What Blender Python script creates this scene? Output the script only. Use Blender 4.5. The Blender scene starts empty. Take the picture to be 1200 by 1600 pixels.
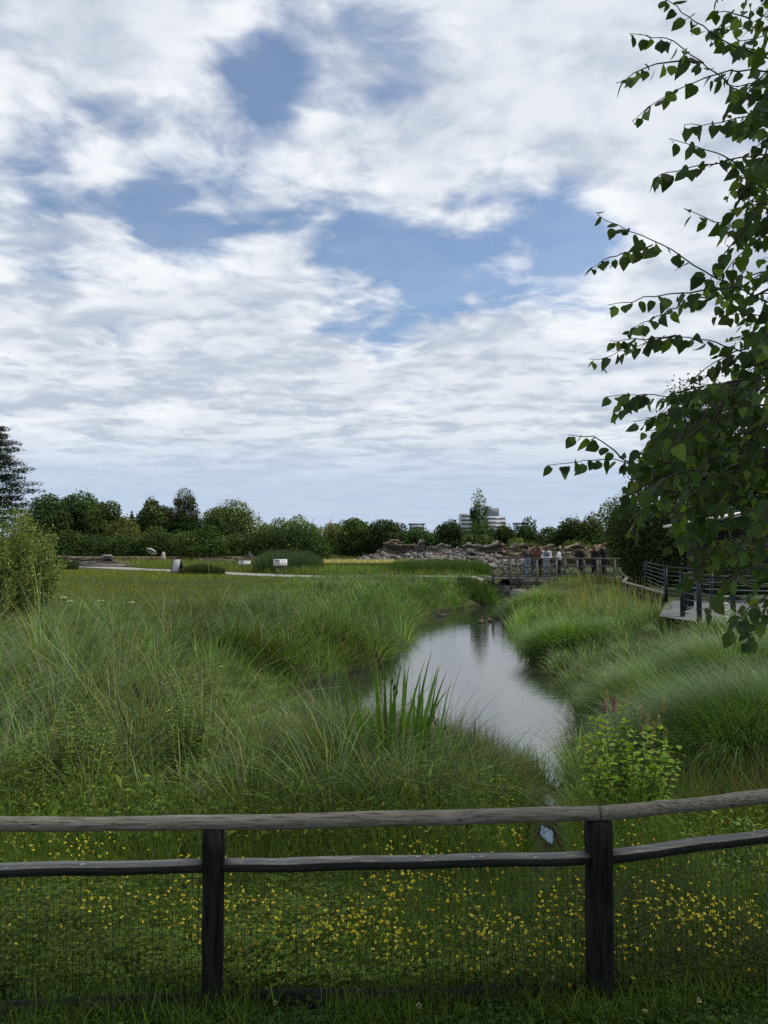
import bpy, bmesh, math, random
import numpy as np
from mathutils import Vector, Matrix, Quaternion

# ------------------------------------------------------------------ camera, sky, sun, exposure
S = bpy.context.scene
COL = S.collection
CAM_Z = 1.75
PITCH = math.atan(45 / 1200)
cam_data = bpy.data.cameras.new("camera")
cam = bpy.data.objects.new("camera", cam_data)
COL.objects.link(cam)
cam.location = (0, 0, CAM_Z)
cam.rotation_euler = (math.pi / 2 + PITCH, 0, 0)
cam_data.sensor_fit = 'HORIZONTAL'
cam_data.sensor_width = 36
cam_data.lens = 36
cam_data.clip_start = 0.05
cam_data.clip_end = 6000
S.camera = cam
S.render.resolution_x, S.render.resolution_y = 768, 1024
S.view_settings.view_transform = 'Standard'
S.view_settings.look = 'None'
S.view_settings.gamma = 1
S.view_settings.exposure = 0.35
try:
    S.cycles.max_bounces = 6
    S.cycles.transparent_max_bounces = 4
    S.cycles.sample_clamp_indirect = 4
    S.cycles.use_denoising = False
except Exception:
    pass

SUN_EL, SUN_AZ = math.radians(57), math.radians(80)
sdir = Vector((math.sin(SUN_AZ) * math.cos(SUN_EL), math.cos(SUN_AZ) * math.cos(SUN_EL), math.sin(SUN_EL)))
sl = bpy.data.lights.new("sun", 'SUN')
sl.energy = 2.7
sl.angle = math.radians(12)
sl.color = (1.0, 0.95, 0.87)
sun = bpy.data.objects.new("sun", sl)
COL.objects.link(sun)
sun.rotation_euler = sdir.to_track_quat('Z', 'Y').to_euler()


def ray(px, py):
    """direction through a point of the 1200x1600 photograph, scaled so that its Y is 1"""
    cp, sp = math.cos(PITCH), math.sin(PITCH)
    u, v = (px - 600) / 1200, (800 - py) / 1200
    d = np.array([u, cp - v * sp, sp + v * cp])
    return d / d[1]


def P(px, py, d):
    r = ray(px, py)
    return np.array([r[0] * d, d, CAM_Z + r[2] * d])


W = bpy.data.worlds.new("World")
S.world = W
W.use_nodes = True
nt = W.node_tree
nt.nodes.clear()


class NB:
    """small node builder: values may be sockets or numbers"""
    def __init__(s, tree):
        s.t = tree

    def n(s, typ, **kw):
        x = s.t.nodes.new(typ)
        for k, v in kw.items():
            setattr(x, k, v)
        return x

    def put(s, sock, v):
        if hasattr(v, 'is_linked'):
            s.t.links.new(v, sock)
        elif v is not None:
            sock.default_value = v

    def math(s, op, a, b=None, c=None, clamp=False):
        x = s.n('ShaderNodeMath', operation=op, use_clamp=clamp)
        s.put(x.inputs[0], a)
        s.put(x.inputs[1], b)
        if c is not None:
            s.put(x.inputs[2], c)
        return x.outputs[0]

    def smooth(s, v, lo, hi, a=0.0, b=1.0):
        x = s.n('ShaderNodeMapRange', interpolation_type='SMOOTHSTEP')
        s.put(x.inputs[0], v)
        for i, k in zip((1, 2, 3, 4), (lo, hi, a, b)):
            s.put(x.inputs[i], k)
        return x.outputs[0]

    def vec(s, x, y, z):
        c = s.n('ShaderNodeCombineXYZ')
        for i, k in enumerate((x, y, z)):
            s.put(c.inputs[i], k)
        return c.outputs[0]

    def noise(s, v, scale, detail=4, rough=0.5, dist=0.0, color=False):
        x = s.n('ShaderNodeTexNoise')
        s.put(x.inputs['Vector'], v)
        x.inputs['Scale'].default_value = scale
        x.inputs['Detail'].default_value = detail
        x.inputs['Roughness'].default_value = rough
        x.inputs['Distortion'].default_value = dist
        return x.outputs['Color' if color else 'Fac']

    def mix(s, f, a, b, blend='MIX'):
        x = s.n('ShaderNodeMix', data_type='RGBA', blend_type=blend)
        s.put(x.inputs['Factor'], f)
        s.put(x.inputs['A'], a if hasattr(a, 'is_linked') else (*a, 1))
        s.put(x.inputs['B'], b if hasattr(b, 'is_linked') else (*b, 1))
        return x.outputs['Result']

    def mapping(s, v, scale):
        x = s.n('ShaderNodeMapping')
        s.put(x.inputs['Vector'], v)
        x.inputs['Scale'].default_value = scale
        return x.outputs[0]

    def bump(s, h, strength=0.3, dist=0.02):
        x = s.n('ShaderNodeBump')
        s.put(x.inputs['Height'], h)
        x.inputs['Strength'].default_value = strength
        x.inputs['Distance'].default_value = dist
        return x.outputs[0]


b = NB(nt)
sky = b.n('ShaderNodeTexSky', sky_type='NISHITA')
sky.sun_disc = False
sky.sun_elevation = SUN_EL
sky.sun_rotation = SUN_AZ
sky.air_density = 1.0
sky.dust_density = 0.3
sky.ozone_density = 3.0
bg_sky = b.n('ShaderNodeBackground')
nt.links.new(sky.outputs[0], bg_sky.inputs[0])
bg_sky.inputs[1].default_value = 0.10
tc = b.n('ShaderNodeTexCoord')
dirv = tc.outputs['Generated']
sep = b.n('ShaderNodeSeparateXYZ')
nt.links.new(dirv, sep.inputs[0])
dx, dy, dz = sep.outputs
zz = b.math('MAXIMUM', dz, 0.0)
den = b.math('ADD', zz, 0.10)
u = b.math('DIVIDE', dx, den)
v = b.math('DIVIDE', dy, den)
uv = b.vec(u, v, 0.37)
# the cloud layer: billowed cells broken up by finer noise
warp = b.n('ShaderNodeVectorMath', operation='MULTIPLY_ADD')
b.put(warp.inputs[0], b.noise(uv, 3.0, 3, 0.5, color=True))
warp.inputs[1].default_value = (0.22, 0.22, 0.0)
b.put(warp.inputs[2], uv)
wv = warp.outputs[0]
n1 = b.noise(wv, 2.7, 6, 0.5)
n2 = b.noise(wv, 7.0, 6, 0.52)
n3 = b.noise(b.mapping(uv, (0.7, 1.15, 1.0)), 3.4, 3, 0.45, 0.4)
dens = b.math('ADD', b.math('MULTIPLY', n1, 0.62), b.math('MULTIPLY', n2, 0.28))
n4 = b.noise(wv, 17.0, 5, 0.55)
dens = b.math('ADD', dens, b.math('MULTIPLY', n4, 0.10))


def patch(px, py, deg, amount):
    """a thinner (or thicker) stretch of the cloud layer round one direction of the sky"""
    r = ray(px, py)
    r = r / np.linalg.norm(r)
    x = b.n('ShaderNodeVectorMath', operation='DOT_PRODUCT')
    nt.links.new(dirv, x.inputs[0])
    x.inputs[1].default_value = tuple(r)
    return b.math('MULTIPLY', b.smooth(x.outputs['Value'], math.cos(math.radians(deg * 1.1)), 1.0), amount * (1.05 if amount < 0 else 0.9))


bias = None
for q in [(350, 130, 5, -.075), (390, 190, 5, -.09), (660, 85, 4, -.10), (490, 20, 5, -.09), (430, 110, 4, -.07), (300, 300, 6, -.045), (100, 310, 6, -.03), (520, 330, 5, -.06), (590, 220, 4, -.06),
          (180, 250, 7, -.06), (20, 270, 6, -.065), (190, 330, 8, -.10), (350, 370, 7, -.12), (560, 400, 7, -.10), (600, 455, 6, -.13),
          (720, 450, 5, -.11), (800, 395, 7, -.15), (880, 420, 6, -.15), (950, 380, 6, -.05), (700, 330, 6, -.06),
          (110, 190, 6, .03), (230, 110, 8, .07), (430, 290, 7, .08), (620, 150, 8, .08), (860, 210, 13, .11), (1000, 120, 10, .06),
          (600, 600, 16, .15), (200, 520, 16, .14), (950, 560, 14, .13), (100, 40, 10, .05)]:
    k = patch(*q)
    bias = k if bias is None else b.math('ADD', bias, k)
dens = b.math('ADD', dens, bias)
alpha = b.smooth(dens, 0.31, 0.56)
# lit tops and grey undersides of the clouds
lit = b.smooth(b.math('ADD', b.math('ADD', b.math('MULTIPLY', n2, 0.38), b.math('MULTIPLY', n4, 0.16)), b.math('MULTIPLY', n3, 0.46)), 0.39, 0.59)
thick = b.smooth(dens, 0.50, 0.68)
lit2 = b.math('MULTIPLY', lit, b.math('SUBTRACT', 1.0, b.math('MULTIPLY', thick, 0.35)))
ccol = b.mix(lit2, (0.465, 0.525, 0.625), (0.86, 0.885, 0.915))
# low over the horizon the far clouds merge into pale blue air
low = b.smooth(dz, 0.06, 0.155, 1.0, 0.0)
ccol = b.mix(b.math('MULTIPLY', low, 0.9), ccol, (0.46, 0.565, 0.715))
bg_cl = b.n('ShaderNodeBackground')
b.put(bg_cl.inputs[0], ccol)
bg_cl.inputs[1].default_value = 0.87
lowa = b.math('MAXIMUM', alpha, b.math('MULTIPLY', low, 0.92))
hi_a = b.math('MAXIMUM', b.math('MULTIPLY', lowa, 1.0), 0.12)
ms = b.n('ShaderNodeMixShader')
b.put(ms.inputs[0], hi_a)
nt.links.new(bg_sky.outputs[0], ms.inputs[1])
nt.links.new(bg_cl.outputs[0], ms.inputs[2])
out = b.n('ShaderNodeOutputWorld')
nt.links.new(ms.outputs[0], out.inputs[0])

# ------------------------------------------------------------------ helpers
RNG = np.random.default_rng(7)


def tag(o, label=None, cat=None, group=None, kind=None):
    if label:
        o['label'] = label
    if cat:
        o['category'] = cat
    if group:
        o['group'] = group
    if kind:
        o['kind'] = kind
    return o


def thing(name, label, cat, loc, group=None, rz=0.0):
    o = bpy.data.objects.new(name, None)
    o.empty_display_size = 0.2
    COL.objects.link(o)
    o.location = tuple(float(k) for k in loc)
    o.rotation_euler = (0, 0, rz)
    return tag(o, label, cat, group)


def adopt(o, parent):
    """parent while keeping the world placement of a mesh built in world coordinates"""
    o.parent = parent
    m = Matrix.Translation(parent.location) @ parent.rotation_euler.to_matrix().to_4x4()
    if parent.parent is None:
        o.matrix_parent_inverse = m.inverted()
    return o


def mesh_np(name, V, F4=None, F3=None, mat=None, col=None, parent=None, smooth=False):
    V = np.asarray(V, dtype=np.float32).reshape(-1, 3)
    me = bpy.data.meshes.new(name)
    me.vertices.add(len(V))
    me.vertices.foreach_set('co', V.ravel())
    F4 = np.zeros((0, 4), np.int32) if F4 is None else np.asarray(F4, np.int32).reshape(-1, 4)
    F3 = np.zeros((0, 3), np.int32) if F3 is None else np.asarray(F3, np.int32).reshape(-1, 3)
    idx = np.concatenate([F4.ravel(), F3.ravel()])
    me.loops.add(len(idx))
    me.loops.foreach_set('vertex_index', idx)
    npoly = len(F4) + len(F3)
    me.polygons.add(npoly)
    st = np.concatenate([np.arange(len(F4)) * 4, len(F4) * 4 + np.arange(len(F3)) * 3]).astype(np.int32)
    tot = np.concatenate([np.full(len(F4), 4), np.full(len(F3), 3)]).astype(np.int32)
    me.polygons.foreach_set('loop_start', st)
    me.polygons.foreach_set('loop_total', tot)
    if smooth:
        me.polygons.foreach_set('use_smooth', np.ones(npoly, bool))
    if col is not None:
        a = me.color_attributes.new('Col', 'FLOAT_COLOR', 'POINT')
        c = np.ones((len(V), 4), np.float32)
        c[:, :3] = col
        a.data.foreach_set('color', c.ravel())
    me.update(calc_edges=True)
    me.validate()
    if mat:
        me.materials.append(mat)
    o = bpy.data.objects.new(name, me)
    COL.objects.link(o)
    if parent:
        adopt(o, parent)
    return o


class MB:
    """collects boxes, bars, tubes and lathes in world coordinates, then links them as ONE mesh"""
    def __init__(s):
        s.V, s.F4, s.F3, s.n = [], [], [], 0

    def add(s, V, F4=None, F3=None):
        V = np.asarray(V, float).reshape(-1, 3)
        s.V.append(V)
        if F4 is not None and len(F4):
            s.F4.append(np.asarray(F4, int).reshape(-1, 4) + s.n)
        if F3 is not None and len(F3):
            s.F3.append(np.asarray(F3, int).reshape(-1, 3) + s.n)
        s.n += len(V)

    def box(s, c, size, rz=0.0, jit=0.0, tilt=(0, 0)):
        h = np.array(size) / 2
        V = np.array([[x, y, z] for x in (-1, 1) for y in (-1, 1) for z in (-1, 1)], float) * h
        if jit:
            V += RNG.uniform(-jit, jit, V.shape)
        R = np.array((Matrix.Rotation(rz, 3, 'Z') @ Matrix.Rotation(tilt[0], 3, 'X') @ Matrix.Rotation(tilt[1], 3, 'Y')))
        V = V @ R.T + np.array(c)
        s.add(V, [(0, 1, 3, 2), (4, 6, 7, 5), (0, 4, 5, 1), (2, 3, 7, 6), (0, 2, 6, 4), (1, 5, 7, 3)])

    def bar(s, a, c, w, h, up=(0, 0, 1)):
        """rectangular bar between two points, w across, h along 'up'"""
        a, c = np.array(a, float), np.array(c, float)
        d = (c - a) / np.linalg.norm(c - a)
        up = np.array(up, float)
        sd = np.cross(d, up)
        sd /= np.linalg.norm(sd)
        up = np.cross(sd, d)
        V = []
        for p in (a, c):
            for i, j in ((-1, -1), (1, -1), (1, 1), (-1, 1)):
                V.append(p + sd * i * w / 2 + up * j * h / 2)
        s.add(V, [(0, 3, 2, 1), (4, 5, 6, 7), (0, 1, 5, 4), (1, 2, 6, 5), (2, 3, 7, 6), (3, 0, 4, 7)])

    def tube(s, pts, rad, n=8, cap=True):
        pts = np.asarray(pts, float)
        rad = np.broadcast_to(np.asarray(rad, float), (len(pts),))
        V, F = [], []
        up = np.array([0.0, 0.0, 1.0])
        d0 = pts[1] - pts[0]
        if abs(d0[2]) > 0.9 * np.linalg.norm(d0):
            up = np.array([0.0, 1.0, 0.0])
        for i in range(len(pts)):
            d = pts[min(i + 1, len(pts) - 1)] - pts[max(i - 1, 0)]
            d = d / (np.linalg.norm(d) + 1e-9)
            x = np.cross(d, up)
            x /= np.linalg.norm(x) + 1e-9
            y = np.cross(x, d)
            for k in range(n):
                a = 2 * math.pi * k / n
                V.append(pts[i] + (x * math.cos(a) + y * math.sin(a)) * rad[i])
        for i in range(len(pts) - 1):
            for k in range(n):
                k2 = (k + 1) % n
                F.append((i * n + k, i * n + k2, (i + 1) * n + k2, (i + 1) * n + k))
        T = []
        if cap:
            V += [pts[0], pts[-1]]
            q = len(pts) * n
            for k in range(n):
                k2 = (k + 1) % n
                T.append((q, k2, k))
                T.append((q + 1, (len(pts) - 1) * n + k, (len(pts) - 1) * n + k2))
        s.add(V, F, T)

    def ball(s, c, r, nu=10, nv=7, rot=None):
        r = np.broadcast_to(np.asarray(r, float), (3,))
        V, F = [], []
        for j in range(nv + 1):
            th = math.pi * j / nv
            for i in range(nu):
                a = 2 * math.pi * i / nu
                V.append((math.sin(th) * math.cos(a), math.sin(th) * math.sin(a), math.cos(th)))
        V = np.array(V) * r
        if rot is not None:
            V = V @ np.array(rot).T
        for j in range(nv):
            for i in range(nu):
                i2 = (i + 1) % nu
                F.append((j * nu + i, (j + 1) * nu + i, (j + 1) * nu + i2, j * nu + i2))
        s.add(V + np.array(c, float), F)

    def build(s, name, mat, parent=None, smooth=False):
        V = np.concatenate(s.V)
        F4 = np.concatenate(s.F4) if s.F4 else None
        F3 = np.concatenate(s.F3) if s.F3 else None
        return mesh_np(name, V, F4, F3, mat, None, parent, smooth)


# ------------------------------------------------------------------ materials
def new_mat(name):
    m = bpy.data.materials.new(name)
    m.use_nodes = True
    m.node_tree.nodes.clear()
    return m, NB(m.node_tree)


def finish(m, nb, shader):
    o = nb.n('ShaderNodeOutputMaterial')
    m.node_tree.links.new(shader, o.inputs[0])
    return m


def plain(name, col, rough=0.7, var=0.25, scale=12.0, stretch=(1, 1, 1), bump=0.25, dist=0.01, metal=0.0, col2=None, spec=0.4, detail=6):
    m, nb = new_mat(name)
    t = nb.n('ShaderNodeTexCoord')
    v = nb.mapping(t.outputs['Object'], stretch)
    n = nb.noise(v, scale, detail, 0.6)
    lo = tuple(c * (1 - var) for c in col)
    hi = tuple(min(1, c * (1 + var)) for c in (col2 or col))
    p = nb.n('ShaderNodeBsdfPrincipled')
    nb.put(p.inputs['Base Color'], nb.mix(nb.smooth(n, 0.3, 0.7), lo, hi))
    p.inputs['Roughness'].default_value = rough
    p.inputs['Metallic'].default_value = metal
    p.inputs['Specular IOR Level'].default_value = spec
    if bump:
        nb.put(p.inputs['Normal'], nb.bump(n, bump, dist))
    return finish(m, nb, p.outputs[0])


def foliage(name, trans=0.3, rough=0.55, spec=0.25, boost=1.25):
    m, nb = new_mat(name)
    a = nb.n('ShaderNodeAttribute', attribute_name='Col')
    p = nb.n('ShaderNodeBsdfPrincipled')
    nb.put(p.inputs['Base Color'], a.outputs['Color'])
    p.inputs['Roughness'].default_value = rough
    p.inputs['Specular IOR Level'].default_value = spec
    t = nb.n('ShaderNodeBsdfTranslucent')
    nb.put(t.inputs[0], nb.mix(1.0, a.outputs['Color'], (boost * 1.15, boost * 1.2, boost * 0.55), 'MULTIPLY'))
    x = nb.n('ShaderNodeMixShader')
    x.inputs[0].default_value = trans
    m.node_tree.links.new(p.outputs[0], x.inputs[1])
    m.node_tree.links.new(t.outputs[0], x.inputs[2])
    return finish(m, nb, x.outputs[0])


M = {}
M['grass'] = foliage('grass_blades', 0.28, 0.6, 0.15)
M['sedge'] = foliage('sedge_blades', 0.28, 0.5, 0.28)
M['leaf'] = foliage('tree_leaves', 0.2, 0.7, 0.1)
M['birch'] = foliage('birch_leaves', 0.42, 0.5, 0.28, 1.6)
M['petal'] = foliage('petals', 0.25, 0.6, 0.2, 0.9)
M['bark'] = plain('bark', (0.075, 0.06, 0.045), 0.9, 0.4, 9, (1, 1, 0.25), 0.8, 0.02)
M['birch_bark'] = plain('birch_bark', (0.05, 0.04, 0.035), 0.8, 0.4, 20, (1, 1, 0.4), 0.5, 0.005)
M['dark_post'] = plain('dark_stained_timber', (0.005, 0.006, 0.005), 0.8, 0.5, 14, (4, 4, 0.35), 0.5, 0.006, col2=(0.013, 0.015, 0.012), spec=0.15)
M['bridge_wood'] = plain('weathered_bridge_timber', (0.105, 0.10, 0.085), 0.85, 0.35, 6, (1, 1, 1), 0.4, 0.01)
M['bridge_dark'] = plain('damp_bridge_timber', (0.05, 0.05, 0.045), 0.85, 0.35, 5, (1, 1, 1), 0.4, 0.01)
M['stone'] = plain('layered_stone', (0.085, 0.07, 0.055), 0.95, 0.55, 0.9, (1, 1, 5), 0.6, 0.06, col2=(0.17, 0.15, 0.125))
M['grey_stone'] = plain('grey_rubble_stone', (0.082, 0.072, 0.063), 0.95, 0.5, 3.2, (1, 1, 1.5), 0.6, 0.05, col2=(0.165, 0.15, 0.135))
M['tan_stone'] = plain('tan_stone', (0.10, 0.078, 0.05), 0.95, 0.45, 1.3, (1, 1, 4), 0.6, 0.05, col2=(0.19, 0.15, 0.10))
M['metal_dark'] = plain('dark_blue_painted_steel', (0.008, 0.015, 0.02), 0.5, 0.25, 20, bump=0.05, spec=0.25)
M['wire'] = plain('green_coated_wire', (0.018, 0.03, 0.016), 0.5, 0.3, 30, bump=0)
M['steel'] = plain('steel_cable', (0.35, 0.37, 0.38), 0.35, 0.2, 30, bump=0, metal=0.8)
M['white_roof'] = plain('pale_roof_sheet', (0.66, 0.64, 0.58), 0.6, 0.08, 4, (1, 1, 1), 0.1)
M['dark_wall'] = plain('dark_timber_boarding', (0.018, 0.016, 0.014), 0.9, 0.3, 8, (3, 3, 0.2), 0.3)
M['white_paint'] = plain('white_board', (0.50, 0.50, 0.49), 0.5, 0.08, 6, bump=0.05)
M['black_board'] = plain('black_frame', (0.012, 0.012, 0.012), 0.5, 0.2, 10, bump=0.05)
M['glass_band'] = plain('window_glass_band', (0.06, 0.075, 0.095), 0.25, 0.4, 0.8, (1, 1, 0.05), 0.0, spec=0.6)
M['concrete'] = plain('pale_concrete', (0.42, 0.43, 0.45), 0.85, 0.12, 0.5, bump=0.1)
M['brick'] = plain('brown_tile', (0.22, 0.12, 0.085), 0.9, 0.2, 1, bump=0.1)
M['gravel'] = plain('gravel_path_surface', (0.24, 0.23, 0.215), 0.95, 0.2, 4, bump=0.3, detail=10)
M['paving'] = plain('paved_walk_surface', (0.105, 0.107, 0.11), 0.9, 0.15, 3, bump=0.2, detail=10)
M['earth'] = None


def rail_mat():
    m, nb = new_mat('weathered_round_rail')
    t = nb.n('ShaderNodeTexCoord')
    v = nb.mapping(t.outputs['Object'], (1.2, 22, 22))
    grain = nb.noise(v, 6, 8, 0.65, 0.3)
    blot = nb.noise(nb.mapping(t.outputs['Object'], (3, 9, 9)), 2.5, 5, 0.6)
    c = nb.mix(nb.smooth(grain, 0.32, 0.66), (0.060, 0.052, 0.044), (0.28, 0.255, 0.215))
    c = nb.mix(nb.smooth(blot, 0.4, 0.7), c, (0.17, 0.16, 0.125))
    crack = nb.noise(nb.mapping(t.outputs['Object'], (0.8, 40, 40)), 5, 3, 0.5, 0.2)
    c = nb.mix(nb.smooth(crack, 0.63, 0.68), c, (0.02, 0.018, 0.016))
    lich = nb.noise(t.outputs['Object'], 9, 7, 0.7)
    c = nb.mix(nb.smooth(lich, 0.63, 0.70), c, (0.32, 0.34, 0.30))
    p = nb.n('ShaderNodeBsdfPrincipled')
    nb.put(p.inputs['Base Color'], c)
    p.inputs['Roughness'].default_value = 0.85
    p.inputs['Specular IOR Level'].default_value = 0.25
    nb.put(p.inputs['Normal'], nb.bump(grain, 0.55, 0.006))
    return finish(m, nb, p.outputs[0])


M['rail'] = rail_mat()


def plank_mat():
    m, nb = new_mat('stained_plank')
    t = nb.n('ShaderNodeTexCoord')
    v = nb.mapping(t.outputs['Object'], (1.0, 18, 18))
    grain = nb.noise(v, 6, 8, 0.65, 0.3)
    c = nb.mix(nb.smooth(grain, 0.3, 0.7), (0.008, 0.009, 0.008), (0.028, 0.028, 0.026))
    # light from above is put into the upward face's colour, plus random wear
    g = nb.n('ShaderNodeNewGeometry')
    sp = nb.n('ShaderNodeSeparateXYZ')
    nb.put(sp.inputs[0], g.outputs['Normal'])
    wear = nb.noise(nb.mapping(t.outputs['Object'], (4, 14, 14)), 2.2, 6, 0.6)
    lit_top = nb.mix(nb.smooth(grain, 0.3, 0.7), (0.11, 0.11, 0.105), (0.25, 0.245, 0.23))
    lit_top = nb.mix(nb.smooth(wear, 0.56, 0.66), lit_top, (0.33, 0.29, 0.22))
    c = nb.mix(nb.smooth(sp.outputs[2], 0.5, 0.9), c, lit_top)
    p = nb.n('ShaderNodeBsdfPrincipled')
    nb.put(p.inputs['Base Color'], c)
    p.inputs['Roughness'].default_value = 0.8
    p.inputs['Specular IOR Level'].default_value = 0.25
    nb.put(p.inputs['Normal'], nb.bump(grain, 0.5, 0.004))
    return finish(m, nb, p.outputs[0])


M['plank'] = plank_mat()


def ground_mat():
    m, nb = new_mat('turf_and_soil')
    t = nb.n('ShaderNodeTexCoord')
    n = nb.noise(t.outputs['Object'], 0.5, 8, 0.6)
    n2 = nb.noise(t.outputs['Object'], 9, 6, 0.7)
    c = nb.mix(nb.smooth(n, 0.35, 0.65), (0.035, 0.058, 0.016), (0.075, 0.10, 0.03))
    c = nb.mix(nb.smooth(n2, 0.4, 0.7), c, (0.028, 0.032, 0.014))
    # bare wet mud down at the water line
    sp = nb.n('ShaderNodeSeparateXYZ')
    nb.put(sp.inputs[0], t.outputs['Object'])
    c = nb.mix(nb.smooth(sp.outputs[2], -1.38, -1.25), (0.018, 0.016, 0.011), c)
    p = nb.n('ShaderNodeBsdfPrincipled')
    nb.put(p.inputs['Base Color'], c)
    p.inputs['Roughness'].default_value = 0.95
    p.inputs['Specular IOR Level'].default_value = 0.1
    nb.put(p.inputs['Normal'], nb.bump(n2, 0.6, 0.05))
    return finish(m, nb, p.outputs[0])


M['earth'] = ground_mat()


def water_mat():
    m, nb = new_mat('pond_water')
    t = nb.n('ShaderNodeTexCoord')
    a = nb.noise(nb.mapping(t.outputs['Object'], (1, 2.2, 1)), 2.6, 3, 0.5)
    c = nb.noise(nb.mapping(t.outputs['Object'], (1, 1.8, 1)), 11, 2, 0.5)
    h = nb.math('ADD', nb.math('MULTIPLY', a, 1.0), nb.math('MULTIPLY', c, 0.22))
    p = nb.n('ShaderNodeBsdfPrincipled')
    p.inputs['Base Color'].default_value = (0.022, 0.028, 0.018, 1)
    p.inputs['Roughness'].default_value = 0.03
    p.inputs['IOR'].default_value = 4.6
    nb.put(p.inputs['Normal'], nb.bump(h, 0.10, 0.03))
    return finish(m, nb, p.outputs[0])


M['water'] = water_mat()

# ------------------------------------------------------------------ the lie of the land
WATER_Z = -1.4
_pond_px = [(868, 1372), (836, 1366), (832, 1300), (840, 1250), (835, 1215), (800, 1200), (700, 1185), (580, 1155), (490, 1128), (430, 1100), (470, 1074),
            (545, 1054), (600, 1036), (628, 1005), (636, 980), (655, 965), (690, 956), (735, 948), (775, 942), (806, 938), (818, 933),
            (826, 926), (855, 926), (852, 931), (842, 940), (815, 949), (805, 965), (812, 990), (832, 1020), (860, 1048), (886, 1072), (902, 1100),
            (912, 1150), (900, 1185), (888, 1220), (874, 1265), (878, 1310)]


def on_plane(px, py, z):
    r = ray(px, py)
    d = (z - CAM_Z) / r[2]
    return np.array([r[0] * d, d, z])


POND = np.array([on_plane(x, y, WATER_Z)[:2] for x, y in _pond_px])


def pond_dist(x, y):
    """signed distance to the pond's edge, negative in the water"""
    x = np.asarray(x, float)
    y = np.asarray(y, float)
    best = np.full(x.shape, 1e9)
    inside = np.zeros(x.shape, bool)
    n = len(POND)
    for i in range(n):
        a, c = POND[i], POND[(i + 1) % n]
        e = c - a
        t = np.clip(((x - a[0]) * e[0] + (y - a[1]) * e[1]) / (e @ e), 0, 1)
        best = np.minimum(best, np.hypot(x - a[0] - t * e[0], y - a[1] - t * e[1]))
        cond = ((a[1] > y) != (c[1] > y))
        xi = a[0] + (y - a[1]) / (c[1] - a[1] + 1e-12) * e[0]
        inside ^= cond & (x < xi)
    return np.where(inside, -best, best)


def sstep(v, a, c):
    t = np.clip((v - a) / (c - a), 0, 1)
    return t * t * (3 - 2 * t)


def height(x, y):
    x = np.asarray(x, float)
    y = np.asarray(y, float)
    base = np.interp(y, [-10, 2.6, 3.3, 6.6, 9, 20, 24.5, 45, 62, 85, 130, 400, 3000], [0.05, 0, -.03, -.58, -.68, -.62, -.27, -.2, -.2, .15, .3, 1.0, 3.0])
    w = sstep(x, 4.8, 7.0) * sstep(y, 9, 15) * (1 - sstep(y, 60, 80))
    base = base * (1 - w) - 0.2 * w
    base = base + 0.05 * np.sin(x * 1.3 + 1.7 * np.sin(y * .7)) * np.sin(y * 1.1 + .5) * sstep(y, 5, 8) * (1 - sstep(y, 20, 26)) * (1 - w)
    d = pond_dist(x, y)
    slope = np.where(x > 2.5 + 0.12 * (y - 10), 0.30 + .6 * sstep(y, 33, 38), 0.55 - .29 * sstep(x, -4, -2.2) * (1 - sstep(y, 13.5, 15)) * sstep(y, 8.2, 10.0))
    bank = WATER_Z + 0.08 + slope * np.maximum(d, 0) ** 0.92
    bank = np.where(d < 0, WATER_Z + 0.08 + 0.9 * np.maximum(d, -.7), bank)
    gully = 0.34 * np.exp(-((x / np.maximum(y, 1) - .210) / .036) ** 2) * sstep(y, 3.9, 6.0) * (1 - sstep(y, 7.6, 9))
    return np.minimum(base - gully, np.maximum(bank, WATER_Z - .6))


def ground_at(px, py):
    """first point of the terrain seen through a point of the photograph"""
    r = ray(px, py)
    d = np.concatenate([np.arange(2, 60, 0.02), np.arange(60, 200, 0.2)])
    z = CAM_Z + r[2] * d
    below = z < height(r[0] * d, d)
    i = np.argmax(below) if below.any() else len(d) - 1
    return np.array([r[0] * d[i], d[i], height(r[0] * d[i], d[i])], float)


def hz(x, y):
    return float(height(np.array([x]), np.array([y]))[0])


gx = np.unique(np.concatenate([np.arange(-13, 17, 0.25), np.arange(-60, 61, 3.0), np.array([-2500, -1200, -600, -300, -160, -100, 100, 160, 300, 600, 1200, 2500])]))
gy = np.unique(np.concatenate([np.arange(-12, 2, 1.0), np.arange(2, 30, 0.2), np.arange(30, 64, 0.8), np.arange(64, 150, 5.0), np.array([170, 220, 300, 420, 600, 900, 1400, 2200, 3000])]))
GX, GY = np.meshgrid(gx, gy)
GZ = height(GX.ravel(), GY.ravel())
nx, ny = len(gx), len(gy)
ii = np.arange(nx * ny).reshape(ny, nx)
F = np.stack([ii[:-1, :-1], ii[:-1, 1:], ii[1:, 1:], ii[1:, :-1]], -1).reshape(-1, 4)
tag(mesh_np('ground', np.stack([GX.ravel(), GY.ravel(), GZ], 1), F, None, M['earth'], smooth=True), kind='structure')
bm_w = MB()
wx0, wx1, wy0, wy1 = POND[:, 0].min() - .6, POND[:, 0].max() + .6, POND[:, 1].min() - .5, POND[:, 1].max() + .6
bm_w.add([(wx0, wy0, WATER_Z), (wx1, wy0, WATER_Z), (wx1, wy1, WATER_Z), (wx0, wy1, WATER_Z)], [(0, 1, 2, 3)])
tag(bm_w.build('pond_water', M['water']), kind='structure')


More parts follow.
